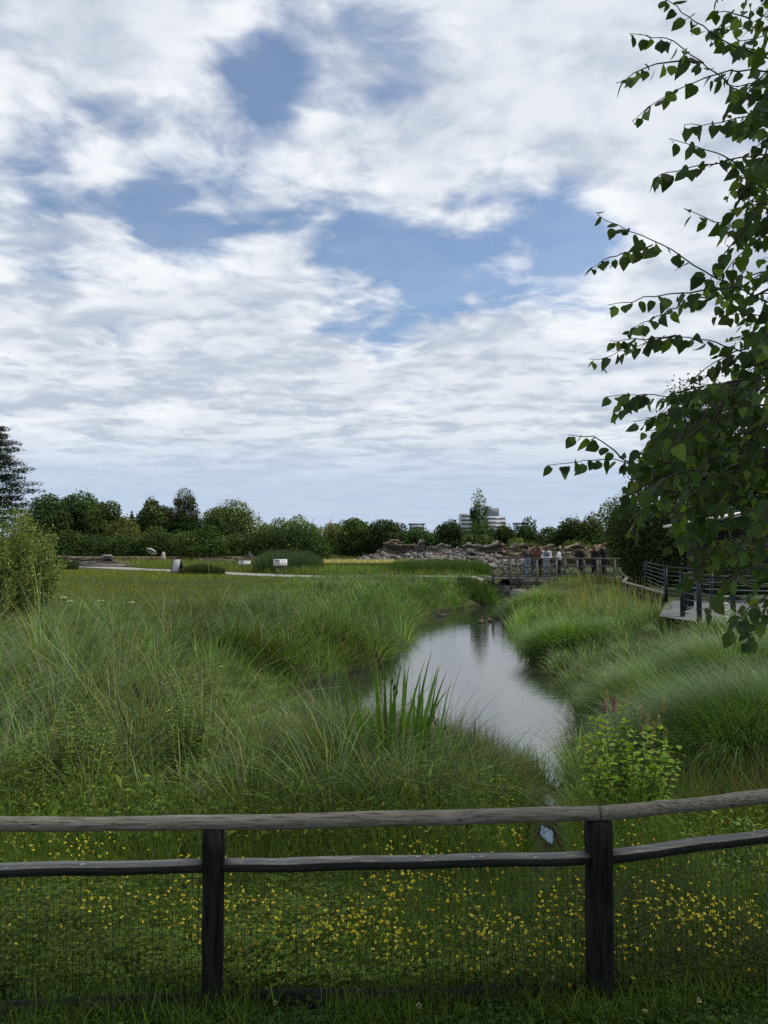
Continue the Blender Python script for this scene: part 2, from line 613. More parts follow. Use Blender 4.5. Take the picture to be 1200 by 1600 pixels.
def ribbon(name, pts, widths, mat, lift=0.02, step=0.5):
    """a path laid on the terrain along a centre line"""
    pts = np.array(pts, float)
    seg = np.hypot(*np.diff(pts, axis=0).T)
    s = np.concatenate([[0], np.cumsum(seg)])
    t = np.arange(0, s[-1], step)
    c = np.stack([np.interp(t, s, pts[:, 0]), np.interp(t, s, pts[:, 1])], 1)
    w = np.interp(t, s, widths)
    d = np.gradient(c, axis=0)
    d /= np.linalg.norm(d, axis=1)[:, None]
    nrm = np.stack([-d[:, 1], d[:, 0]], 1)
    V = []
    for k in np.linspace(-.5, .5, 5):
        q = c + nrm * (w * k)[:, None]
        V.append(np.column_stack([q, height(q[:, 0], q[:, 1]) + lift + 0.02 * (1 - abs(k) * 2)]))
    V = np.stack(V, 1)
    n = len(t)
    ii = np.arange(n * 5).reshape(n, 5)
    F = np.stack([ii[:-1, :-1], ii[1:, :-1], ii[1:, 1:], ii[:-1, 1:]], -1).reshape(-1, 4)
    return tag(mesh_np(name, V.reshape(-1, 3), F, None, mat, smooth=True), kind='structure')


ribbon('gravel_path', [(5.4, 41.8), (4.5, 42.0), (1.0, 42.2), (-3, 41.6), (-6, 43), (-9, 45.5), (-12, 48.5), (-17, 52.5), (-21, 57), (-26, 60)], [.9, 1.5] + [2.0] * 6 + [2.4, 2.4], M['gravel'])
ribbon('bridge_approach', [(11.6, 41.2), (13.5, 40.5), (15.5, 37), (15.8, 30), (14, 24)], [2.2] * 5, M['paving'])


def flat_poly(name, pts, mat, lift):
    m = MB()
    pts = np.array(pts, float)
    c = pts.mean(0)
    rings = []
    for k in np.linspace(0.15, 1, 10):
        rings.append(c + (pts - c) * k)
    n = len(pts)
    V = np.concatenate(rings)
    F = [(i * n + k, i * n + (k + 1) % n, (i + 1) * n + (k + 1) % n, (i + 1) * n + k) for i in range(9) for k in range(n)]
    z = np.full(len(V), lift)
    m.add(np.column_stack([V, z]), F)
    T = [(len(V), 0 + k, (k + 1) % n) for k in range(n)]
    m2 = np.column_stack([V, z])
    return tag(mesh_np(name, np.vstack([m2, [c[0], c[1], lift]]), F, T, mat), kind='structure')


WALK = [(7.0, 19.6), (7.5, 17.9), (8.6, 16.6), (10.5, 15.4), (15, 14), (17, 24), (11.5, 25.5), (9.2, 24.6), (8.2, 22.6)]
flat_poly('paved_walk', WALK, M['paving'], -0.165)

# ------------------------------------------------------------------ foreground fence
def build_fence():
    # post centres (x, y) and rail heights follow the run of the fence
    posts = [(-2.15, 2.84), (-0.642, 2.94), (0.825, 3.0), (2.28, 3.42)]
    zr = [0.705, 0.692, 0.697, 0.70]
    f = thing('post_and_rail_fence', 'low timber fence with grey round top rail, dark posts and wire netting', 'fence', (posts[1][0], posts[1][1], 0))
    for k, (x, y) in enumerate(posts):
        m = MB()
        w = 0.074 if k != 2 else 0.084
        a = math.atan2(posts[min(k + 1, 3)][1] - posts[max(k - 1, 0)][1], posts[min(k + 1, 3)][0] - posts[max(k - 1, 0)][0])
        n = 10
        zb, zt = hz(x, y) - 0.25, zr[k] - 0.022
        V, F = [], []
        c = w / 2
        ch = 0.007
        prof = [(-c + ch, -c), (c - ch, -c), (c, -c + ch), (c, c - ch), (c - ch, c), (-c + ch, c), (-c, c - ch), (-c, -c + ch)]
        for i in range(n + 1):
            z = zb + (zt - zb) * i / n
            for (px, py) in prof:
                jx, jy = RNG.normal(0, .0012, 2)
                px2, py2 = px + jx, py + jy
                V.append((x + px2 * math.cos(a) - py2 * math.sin(a), y + px2 * math.sin(a) + py2 * math.cos(a), z))
        for i in range(n):
            for q in range(8):
                F.append((i * 8 + q, i * 8 + (q + 1) % 8, (i + 1) * 8 + (q + 1) % 8, (i + 1) * 8 + q))
        o = n * 8
        F += [(o, o + 1, o + 2, o + 3), (o, o + 3, o + 4, o + 7), (o + 4, o + 5, o + 6, o + 7)]
        m.add(V, F)
        po = m.build('post', M['dark_post'], f)
        for q in range(3):
            nails = MB()
            zq = zr[k] - 0.10 - 0.23 * q
            fx, fy = math.sin(a), -math.cos(a)
            nails.ball((x + fx * (c + .001) + RNG.normal(0, .01), y + fy * (c + .001), zq), 0.0035, 6, 4)
            nb_ = nails.build('nail', M['metal_dark'])
            nb_.parent = po
    for k in range(3):
        A = np.array([*posts[k], zr[k]])
        B = np.array([*posts[k + 1], zr[k + 1]])
        d = (B - A) / np.linalg.norm(B - A)
        L = np.linalg.norm(B - A)
        # round top rail, slightly bowed and swollen; the long pole runs on over one post to the joint at the next
        ph = RNG.uniform(0, 6)
        if k != 0:
            n = 60
            t = np.linspace(0, 1, n)
            if k == 1:
                A0 = np.array([*posts[0], zr[0]])
                pts = np.array([np.interp(t, [0, .5, 1], [A0[j], A[j], B[j]]) for j in range(3)]).T
            else:
                pts = A + (B - A) * t[:, None]
            pts[0] += d * 0.002
            pts[-1] -= d * 0.002
            pts[:, 2] += 0.004 * np.sin(t * 6 + ph) + 0.0014 * np.sin(t * 27 + ph)
            pts[:, 1] += 0.003 * np.sin(t * 5 + ph)
            rad = 0.0275 + 0.0012 * np.sin(t * 9 + ph) + 0.0006 * RNG.normal(size=n)
            m = MB()
            m.tube(pts, rad, 20)
            m.build('top_rail', M['rail'], f, smooth=True)
        # flat middle rail set between the posts
        hw = 0.036 if k != 1 else 0.039
        a2 = A + d * hw
        b2 = B - d * hw
        zo = 0.165
        m = MB()
        n = 14
        prev = None
        V, Fq = [], []
        sd = np.array([-d[1], d[0], 0])
        for i in range(n + 1):
            q = a2 + (b2 - a2) * i / n
            q = q + np.array([0, 0, -zo + 0.002 * math.sin(i * 1.3 + ph)])
            for (s_, z_) in ((-.031, -.015), (.031, -.015), (.031, .012), (.028, .015), (-.028, .015), (-.031, .012)):
                V.append(q + sd * (s_ + RNG.normal(0, .0008)) + np.array([0, 0, z_ + RNG.normal(0, .0007)]))
        for i in range(n):
            for q in range(6):
                Fq.append((i * 6 + q, i * 6 + (q + 1) % 6, (i + 1) * 6 + (q + 1) % 6, (i + 1) * 6 + q))
        o = n * 6
        Fq += [(0, 3, 2, 1), (0, 5, 4, 3), (o, o + 1, o + 2, o + 3), (o, o + 3, o + 4, o + 5)]
        m.add(V, Fq)
        mid = m.build('middle_rail', M['plank'], f)
        # bird droppings dried on the rails
        for q in range(7):
            dr = MB()
            t_ = RNG.uniform(0.05, 0.95)
            c_ = a2 + (b2 - a2) * t_ + np.array([0, 0, -zo + 0.0165]) + sd * RNG.uniform(-.025, .018)
            r_ = RNG.uniform(.003, .007)
            dr.ball(c_, (r_ * RNG.uniform(1, 2.2), r_, 0.0018), 8, 4)
            dd = dr.build('bird_dropping', M['white_paint'])
            dd.parent = mid
        # kick board along the ground
        m = MB()
        za, zb_ = hz(A[0], A[1]), hz(B[0], B[1])
        fa = np.array([a2[0], a2[1] + .02, za - .004 - .02 * (k == 0)])
        fb = np.array([b2[0], b2[1] + .02, zb_ + 0.0 + .055 * (k == 2)])
        m.bar(fa, fb, 0.03, 0.13)
        m.build('base_board', M['dark_post'], f)
        # welded netting behind the rails
        m = MB()
        wy = 0.028
        bot = np.array([0, wy, 0.06])
        topz = zr[k] - zo - 0.02
        nv = int(L / 0.0254)
        r = 0.0008
        for i in range(1, nv):
            q = a2 + (b2 - a2) * i / nv
            j = RNG.normal(0, .0012, 2)
            bz = za + (zb_ - za) * i / nv + 0.05
            m.bar((q[0] + j[0], q[1] + wy, bz), (q[0] + j[1], q[1] + wy, topz + .02), 2 * r, 2 * r, up=(0, 1, 0))
        nh = int((topz - za - 0.05) / 0.0254)
        for i in range(nh + 1):
            z = topz - i * 0.0254
            npt = 12
            t = np.linspace(0, 1, npt)
            pts = a2 + (b2 - a2) * t[:, None]
            pts[:, 1] += wy + 0.0017
            pts[:, 2] = z + 0.0015 * np.sin(t * 9 + i)
            m.tube(pts, r, 4, cap=False)
        m.build('wire_netting', M['wire'], f)
    # the two little pale tags stapled on the top rail
    return f


build_fence()


# ------------------------------------------------------------------ bridge
def build_bridge():
    br = thing('footbridge', 'grey timber footbridge with crossed railings over the end of the pond', 'bridge', (9, 40, -0.2))
    z0 = -0.2
    y0, y1 = 40.0, 42.4
    m = MB()
    x = 5.6
    while x < 12.2:
        m.box((x + .07, (y0 + y1) / 2, z0 - .025 + RNG.normal(0, .003)), (.135, y1 - y0 + .1, .05))
        x += 0.142
    m.build('deck', M['bridge_wood'], br)
    for yy in (y0 - .02, y1 + .02):
        m = MB()
        m.bar((6.6, yy, z0 - .20), (9.1, yy, z0 - .20), .10, .30)
        m.bar((6.6, yy, z0 - .42), (9.1, yy, z0 - .42), .09, .13)
        m.build('side_beam', M['bridge_wood'], br)
    X = [6.57, 6.92, 7.92, 8.93, 10.0, 11.05, 11.95]
    for side, yy in enumerate((y0 - .13, y1 + .13)):
        bot = [-.95, -.75, -.95, -.75, -.5, -.5, -.5]
        for xq, zb in zip(X, bot):
            m = MB()
            m.box((xq, yy, (zb + z0 + 1.02) / 2), (.11, .11, z0 + 1.02 - zb), jit=.004)
            m.build('post', M['bridge_wood'], br)
        m = MB()
        m.bar((6.0, yy, z0 + 1.05), (12.3, yy, z0 + 1.03), .14, .055)
        m.build('handrail', M['bridge_wood'], br)
        m = MB()
        for a, c in zip(X[:-1], X[1:]):
            for zz in (z0 + .62, z0 + .12):
                m.bar((a + .055, yy, zz), (c - .055, yy, zz), .045, .085)
        m.build('rail', M['bridge_wood'], br)
        for a, c in ((6.92, 7.92), (7.92, 8.93), (8.93, 10.0)):
            m = MB()
            mid = (a + c) / 2
            for (xa, xb) in ((a + .06, mid), (mid, c - .06)):
                m.bar((xa, yy - .012, z0 + .16), (xb, yy - .012, z0 + .58), .03, .05)
                m.bar((xa, yy + .02, z0 + .58), (xb, yy + .02, z0 + .16), .03, .05)
            m.build('cross_brace', M['bridge_wood'], br)
    # low flared wing at the left end
    m = MB()
    m.box((5.68, 40.2, 0.0), (.13, .13, .85), jit=.004)
    m.build('post', M['bridge_wood'], br)
    m = MB()
    m.bar((5.6, 40.15, .36), (6.52, 39.95, .36), .12, .055)
    m.bar((5.75, 40.15, -.1), (6.52, 39.95, -.1), .045, .085)
    m.build('rail', M['bridge_wood'], br)
    m = MB()
    for k in range(2):
        a, c = 5.75 + .38 * k, 6.13 + .38 * k
        m.bar((a, 40.1, -.06), (c, 40.02, .33), .03, .05)
        m.bar((a, 40.13, .33), (c, 40.05, -.06), .03, .05)
    m.bar((6.5, 40.2, .32), (6.9, 40.6, .80), .05, .06)
    m.bar((6.55, 40.2, .0), (6.9, 40.6, .45), .05, .06)
    m.build('cross_brace', M['bridge_wood'], br)
    m = MB()
    m.box((6.45, 41.2, -1.05), (1.2, 2.7, .9), jit=.05)
    m.build('abutment', M['bridge_dark'], br)
    m = MB()
    m.box((9.25, 41.2, -1.05), (1.2, 2.7, .9), jit=.05)
    m.build('abutment', M['bridge_dark'], br)
    return br


build_bridge()
for k, (px, py, r, lab) in enumerate([(820, 929, .33, 'rounded grey boulder under the left end of the footbridge'),
                                     (808, 926, .28, 'smaller pale boulder on the bank beside the bridge post')]):
    c = P(px, py, 39.55)
    m = MB()
    m.ball((c[0], c[1], c[2] - .05), (r * 1.3, r, r * .75), 14, 9)
    o = m.build('boulder', M['grey_stone'], smooth=True)
    d = np.array([v.co[:] for v in o.data.vertices])
    d += 0.04 * np.sin(d * 9 + 2)
    o.data.vertices.foreach_set('co', d.astype(np.float32).ravel())
    tag(o, lab, 'boulder')


# ------------------------------------------------------------------ people and ducks
def remeshed(mb, name, mat, parent, voxel, smooth_it=3):
    o = mb.build('raw_shape', None)
    r = o.modifiers.new('r', 'REMESH')
    r.mode = 'VOXEL'
    r.voxel_size = voxel
    s_ = o.modifiers.new('s', 'SMOOTH')
    s_.iterations = smooth_it
    s_.factor = 0.5
    dg = bpy.context.evaluated_depsgraph_get()
    dg.update()
    me = bpy.data.meshes.new_from_object(o.evaluated_get(dg))
    old = o.data
    bpy.data.objects.remove(o)
    bpy.data.meshes.remove(old)
    me.name = name
    me.materials.clear()
    me.materials.append(mat)
    me.polygons.foreach_set('use_smooth', np.ones(len(me.polygons), bool))
    n = bpy.data.objects.new(name, me)
    COL.objects.link(n)
    n.parent = parent
    return n


def cap(m, a, c, ra, rc):
    """tapered limb between two joints"""
    a, c = np.array(a, float), np.array(c, float)
    t = np.linspace(0, 1, 6)
    m.tube(a + (c - a) * t[:, None], ra + (rc - ra) * t, 10)
    m.ball(a, ra, 10, 7)
    m.ball(c, rc, 10, 7)


def skin(name, c):
    return plain(name, c, 0.55, 0.12, 8, bump=0.05)


def cloth(name, c):
    return plain(name, c, 0.9, 0.22, 7, bump=0.3)


SKIN_D, SKIN_M, SKIN_L = skin('dark_skin', (0.09, 0.05, 0.035)), skin('brown_skin', (0.22, 0.12, 0.08)), skin('pale_skin', (0.5, 0.3, 0.23))
HAIR_B, HAIR_R, HAIR_F = cloth('black_hair', (0.012, 0.01, 0.009)), cloth('auburn_hair', (0.10, 0.035, 0.02)), cloth('light_brown_hair', (0.12, 0.075, 0.045))
EYE = plain('dark_eye', (0.01, 0.01, 0.01), 0.2, 0.1, 5, bump=0)


def person(label, px, d, height_m, face, skin_m, hair_m, top_m, leg_m, shoe_m, arms, hair='short', sleeves='long', group='people on the footbridge',
           wide=1.1, lean=0.0, extra=None, stride=0.02, z=-0.195, coat=False):
    X = (px - 600) / 1200 * d
    t = thing('person', label, 'person', (X, d, z), group, rz=face)
    s = height_m / 1.70
    t.scale = (s, s, s)
    J = dict(pel=(0, 0, .95), waist=(0, lean * .1, 1.09), chest=(0, -.01 + lean * .3, 1.28), neck=(0, lean * .42, 1.43), head=(0, .025 + lean * .5, 1.575))
    top = np.array([0, lean * .4, 0])
    body = MB()
    cap(body, (0, 0, .95), J['waist'], .125, .115)
    body.ball((0, 0, .94), (.155 * wide, .115, .12), 14, 9)
    body.ball((0, -.005 + lean * .25, 1.24), (.155 * wide, .10, .20), 14, 9)
    body.ball((0, -.01 + lean * .36, 1.37), (.165 * wide, .075, .075), 14, 9)
    cap(body, (0, lean * .40, 1.38), (0, .012 + lean * .48, 1.50), .056, .05)
    hx, hy, hzz = J['head']
    body.ball((hx, hy, hzz + .01), (.074, .092, .108), 16, 12)
    body.ball((hx, hy + .03, hzz - .055), (.055, .062, .055), 12, 8)
    body.ball((hx, hy + .095, hzz - .012), (.013, .02, .022), 8, 6)
    body.ball((hx, hy + .086, hzz - .048), (.024, .012, .008), 8, 6)
    for sx in (-1, 1):
        body.ball((hx + sx * .076, hy - .005, hzz), (.012, .022, .032), 8, 6)
    trousers, shirt, shoes = MB(), MB(), MB()
    for sx in (-1, 1):
        hip, knee, ank = np.array((sx * .085 * wide, 0, .90)), np.array((sx * .09, .03 + sx * stride, .49)), np.array((sx * .095, -.02 + sx * stride * 1.6, .09))
        toe = ank + np.array((sx * .02, .15, -.055))
        cap(body, hip, knee, .082, .055)
        cap(body, knee, ank, .052, .038)
        cap(body, ank + np.array((0, -.03, -.045)), toe, .038, .03)
        cap(trousers, hip, knee, .102, .075)
        cap(trousers, knee, ank + np.array((0, 0, -.02)), .073, .066)
        cap(shoes, ank + np.array((0, -.035, -.045)), toe, .047, .041)
        sh = np.array((sx * .175 * wide, -.01 + lean * .36, 1.375))
        el, wr = (np.array(q, float) for q in arms[0 if sx < 0 else 1])
        cap(body, sh, el, .05, .04)
        cap(body, el, wr, .038, .026)
        fd = wr - el
        fd /= np.linalg.norm(fd)
        side = np.cross(fd, (0, 0, 1.0))
        if np.linalg.norm(side) < .2:
            side = np.array((0.0, 1, 0))
        side /= np.linalg.norm(side)
        nrm = np.cross(side, fd)
        palm = wr + fd * .085
        cap(body, wr + side * .012, palm + side * .018, .021, .019)
        cap(body, wr - side * .012, palm - side * .018, .021, .019)
        for q, (off, ln) in enumerate(((-.032, .058), (-.011, .072), (.011, .078), (.031, .070))):
            r0 = palm + side * off
            k1 = r0 + fd * ln * .55 - nrm * .008
            cap(body, r0, k1, .0105, .0095)
            cap(body, k1, k1 + fd * ln * .42 - nrm * .025, .0095, .008)
        th0 = wr + fd * .03 + side * .028
        th1 = th0 + fd * .035 + side * .025 - nrm * .012
        cap(body, th0, th1, .013, .011)
        cap(body, th1, th1 + fd * .03 - nrm * .01, .011, .009)
        cap(shirt, sh, el if sleeves != 'none' else sh + (el - sh) * .3, .068, .056)
        if sleeves == 'long':
            cap(shirt, el, wr - fd * .01, .055, .042)
    shirt.ball((0, -.005 + lean * .25, 1.23), (.178 * wide, .128, .21), 14, 9)
    shirt.ball((0, -.01 + lean * .36, 1.37), (.185 * wide, .095, .075), 14, 9)
    shirt.ball((0, 0, 1.03), (.172 * wide, .135, .15), 14, 9)
    if coat:
        cap(shirt, (0, 0, 1.05), (0, -.01, .62), .17, .20)
    trousers.ball((0, 0, .94), (.172 * wide, .132, .12), 14, 9)
    remeshed(body, 'body', skin_m, t, .011, 2)
    remeshed(shirt, 'top', top_m, t, .016, 3)
    remeshed(trousers, 'trousers', leg_m, t, .016, 3)
    remeshed(shoes, 'shoes', shoe_m, t, .014, 2)
    hm = MB()
    hm.ball((hx, hy - .018, hzz + .035), (.086, .098, .098), 14, 10)
    if hair == 'long':
        cap(hm, (hx, hy - .06, hzz + .02), (hx, hy - .085, hzz - .2), .075, .06)
        for sx in (-1, 1):
            cap(hm, (hx + sx * .06, hy - .02, hzz + .02), (hx + sx * .085, hy - .03, hzz - .18), .035, .03)
    elif hair == 'curly':
        for q in range(26):
            a = RNG.uniform(0, 6.28)
            e = RNG.uniform(0.05, 1.5)
            hm.ball((hx + .085 * math.cos(a) * math.cos(e), hy - .03 + .095 * math.sin(a) * math.cos(e), hzz + .03 + .1 * math.sin(e)), .033, 8, 6)
    elif hair == 'bob':
        for q in range(9):
            a = math.pi * (0.0 + q / 8) + math.pi
            cap(hm, (hx + .075 * math.cos(a), hy - .02 + .08 * math.sin(a), hzz + .03), (hx + .09 * math.cos(a), hy - .02 + .09 * math.sin(a), hzz - .10), .035, .028)
    remeshed(hm, 'hair', hair_m, t, .011, 2)
    for sx in (-1, 1):
        em = MB()
        em.ball((hx + sx * .03, hy + .083, hzz + .008), (.011, .007, .007), 8, 6)
        o = em.build('eye', EYE)
        o.parent = t
    if extra:
        extra(t, J)
    return t


def part(t, mb, name, mat, smooth=True):
    o = mb.build(name, mat, smooth=smooth)
    o.parent = t
    return o


R = math.radians
JEAN_L, JEAN_P, BLACK = cloth('light_blue_denim', (0.17, 0.23, 0.32)), cloth('pale_denim', (0.27, 0.35, 0.40)), cloth('black_cloth', (0.010, 0.010, 0.014))
WHITE, NAVY = cloth('white_cloth', (0.62, 0.62, 0.66)), cloth('dark_denim', (0.05, 0.07, 0.11))
BROWN_T, RUST, OLIVE = cloth('dark_brown_knit', (0.055, 0.035, 0.032)), cloth('rust_red_cloth', (0.13, 0.05, 0.04)), cloth('olive_quilting', (0.055, 0.06, 0.045))
GREYV = cloth('grey_vest_cloth', (0.16, 0.17, 0.19))
SHOE_W, SHOE_B = cloth('pale_shoe', (0.5, 0.5, 0.5)), cloth('dark_shoe', (0.015, 0.015, 0.015))
CREAM = cloth('cream_canvas', (0.42, 0.37, 0.28))


def vest(mat, sx=1.0, band=None):
    def f(t, J):
        m = MB()
        m.ball((0, -.005, 1.24), (.192 * sx, .142, .20), 16, 10)
        o = part(t, m, 'vest', mat)
        if band:
            m = MB()
            m.ball((0, 0, 1.0), (.186 * sx, .15, .055), 16, 8)
            part(t, m, 'shirt_hem', band)
    return f


def hat(t, J):
    x, y, z = J['head']
    m = MB()
    m.ball((x, y, z + .055), (.15, .155, .014), 18, 6)
    m.ball((x, y - .005, z + .085), (.092, .10, .07), 16, 8)
    part(t, m, 'hat', BLACK)


def bag(t, J):
    m = MB()
    m.ball((-.12, .16, 1.06), (.12, .07, .15), 12, 8)
    part(t, m, 'bag', CREAM)
    m = MB()
    m.tube([(-.12, .14, 1.2), (-.1, .08, 1.35), (-.05, .0, 1.44), (0, -.09, 1.38)], .012, 6)
    part(t, m, 'bag_strap', CREAM)


def scarf(t, J):
    vest(GREYV)(t, J)
    x, y, z = J['head']
    m = MB()
    m.tube([(x - .075, y + .03, z - .07), (x - .085, y + .02, z + .03), (x - .05, y + .02, z + .11), (x, y + .02, z + .13), (x + .05, y + .02, z + .11), (x + .085, y + .02, z + .03), (x + .075, y + .03, z - .07)], .02, 8)
    m.ball((0, .01, 1.45), (.10, .09, .05), 12, 8)
    part(t, m, 'head_scarf', cloth('dusty_pink_cloth', (0.24, 0.10, 0.10)))


person('person in dark vest and pale jeans leaning an arm on the left bridge rail', 823, 40.75, 1.70, R(25), SKIN_D, HAIR_B, BROWN_T, JEAN_L, SHOE_W,
       [((-.42, .05, 1.18), (-.62, -.02, .98)), ((.30, .08, 1.12), (.22, .26, 1.0))], extra=vest(OLIVE, 1.0, WHITE))
person('person with auburn hair in a rust red top, half hidden behind the vest wearer', 832, 41.45, 1.58, R(60), SKIN_M, HAIR_R, RUST, NAVY, SHOE_B,
       [((-.22, .06, 1.10), (-.16, .27, 1.02)), ((.24, .02, 1.08), (.2, .16, .88))], hair='long')
person('person with reddish brown bob carrying a cream bag at the bridge rail', 841, 40.95, 1.64, R(-15), SKIN_M, HAIR_R, RUST, BLACK, SHOE_B,
       [((-.24, .05, 1.10), (-.14, .24, 1.08)), ((.26, .03, 1.09), (.16, .22, 1.02))], hair='bob', extra=bag)
person('person in grey vest, white sleeves, pink head scarf and faded jeans', 853.5, 40.8, 1.68, R(150), SKIN_D, HAIR_B, WHITE, JEAN_P, SHOE_W,
       [((-.25, .02, 1.08), (-.17, .22, 1.0)), ((.25, .06, 1.09), (.13, .27, 1.06))], extra=scarf)
person('person in a bright white jacket over black shorts, looking left', 873.5, 40.75, 1.62, R(75), SKIN_D, HAIR_B, WHITE, BLACK, SHOE_B,
       [((-.25, .05, 1.09), (-.18, .27, 1.03)), ((.25, .03, 1.08), (.17, .24, .98))], lean=.14, hair='bob')
person('person all in black wearing a black brimmed hat', 904.5, 40.9, 1.70, R(-50), SKIN_M, HAIR_B, BLACK, BLACK, SHOE_B,
       [((-.23, .02, 1.10), (-.2, .22, .95)), ((.23, .06, 1.10), (.14, .28, .98))], extra=hat, wide=1.1, coat=True)
person('brown haired person in a loose black coat reaching toward the tallest one', 928, 40.8, 1.70, R(-60), SKIN_L, HAIR_F, BLACK, BLACK, SHOE_B,
       [((-.22, .24, 1.27), (-.10, .48, 1.20)), ((.26, .10, 1.08), (.12, .30, 1.0))], hair='bob', wide=1.2, coat=True, sleeves='short')
person('tallest person with curly light hair in black at the right end', 943.5, 41.2, 1.82, R(35), SKIN_L, HAIR_F, BLACK, BLACK, SHOE_B,
       [((-.25, .08, 1.12), (-.14, .30, 1.14)), ((.25, .08, 1.12), (.12, .30, 1.12))], hair='curly', wide=1.12)


def duck(label, px, py, rz, s=1.0):
    c = on_plane(px, py, WATER_Z)
    t = thing('duck', label, 'duck', (c[0], c[1], WATER_Z), 'ducks on the pond', rz)
    m = MB()
    m.ball((0, 0, .035), (.17 * s, .085 * s, .075 * s), 14, 9)
    m.ball((.09 * s, 0, .06), (.07 * s, .06 * s, .06 * s), 10, 7)
    cap(m, (-.12 * s, 0, .055), (-.22 * s, 0, .10), .045 * s, .012)
    cap(m, (.12 * s, 0, .07), (.15 * s, 0, .17), .04 * s, .028 * s)
    m.ball((.165 * s, 0, .19), (.05 * s, .036 * s, .038 * s), 10, 8)
    remeshed(m, 'body', plain('brown_plumage', (0.085, 0.06, 0.04), 0.8, 0.5, 25, (1, 1, 1), 0.3), t, .009, 2)
    m = MB()
    cap(m, (.20 * s, 0, .185), (.245 * s, 0, .175), .016, .012)
    part(t, m, 'bill', plain('olive_bill', (0.14, 0.11, 0.04), 0.5, 0.1, 5, bump=0))
    for sy in (-1, 1):
        m = MB()
        m.ball((-.03, sy * .078 * s, .06), (.125 * s, .018, .042 * s), 10, 7)
        part(t, m, 'wing', plain('grey_brown_wing', (0.13, 0.105, 0.08), 0.8, 0.4, 30, bump=0.2))


duck('duck swimming close to the reeds, furthest left on the pond', 690, 963, R(175))
duck('brown duck of the swimming pair nearer the left bank', 752, 973, R(70), .95)
duck('brown duck of the swimming pair nearer the bridge posts', 766, 971, R(110), .95)


# ------------------------------------------------------------------ stone walls, rock face
def stone_courses(m, x0, x1, y, z0, ztop, depth, smin, smax, course, skew=0.0):
    """irregular layered stones; ztop(x) gives the broken top line"""
    z = z0
    while True:
        h = RNG.uniform(*course)
        x = x0 + RNG.uniform(-.3, .2)
        any_ = False
        while x < x1:
            w = RNG.uniform(smin, smax)
            xc = x + w / 2
            if z + h * .6 < ztop(xc):
                any_ = True
                dd = RNG.uniform(-.08, .10) * depth
                m.box((xc, y + skew * (xc - x0) + (z - z0) * .18 - dd * 2.2, z + h / 2), (w * 1.06, depth, h * RNG.uniform(.9, 1.5)), jit=.05 * min(1, h * 5), rz=RNG.normal(0, .12), tilt=(RNG.normal(0, .05), RNG.normal(0, .05)))
            x += w
        z += h
        if not any_:
            break


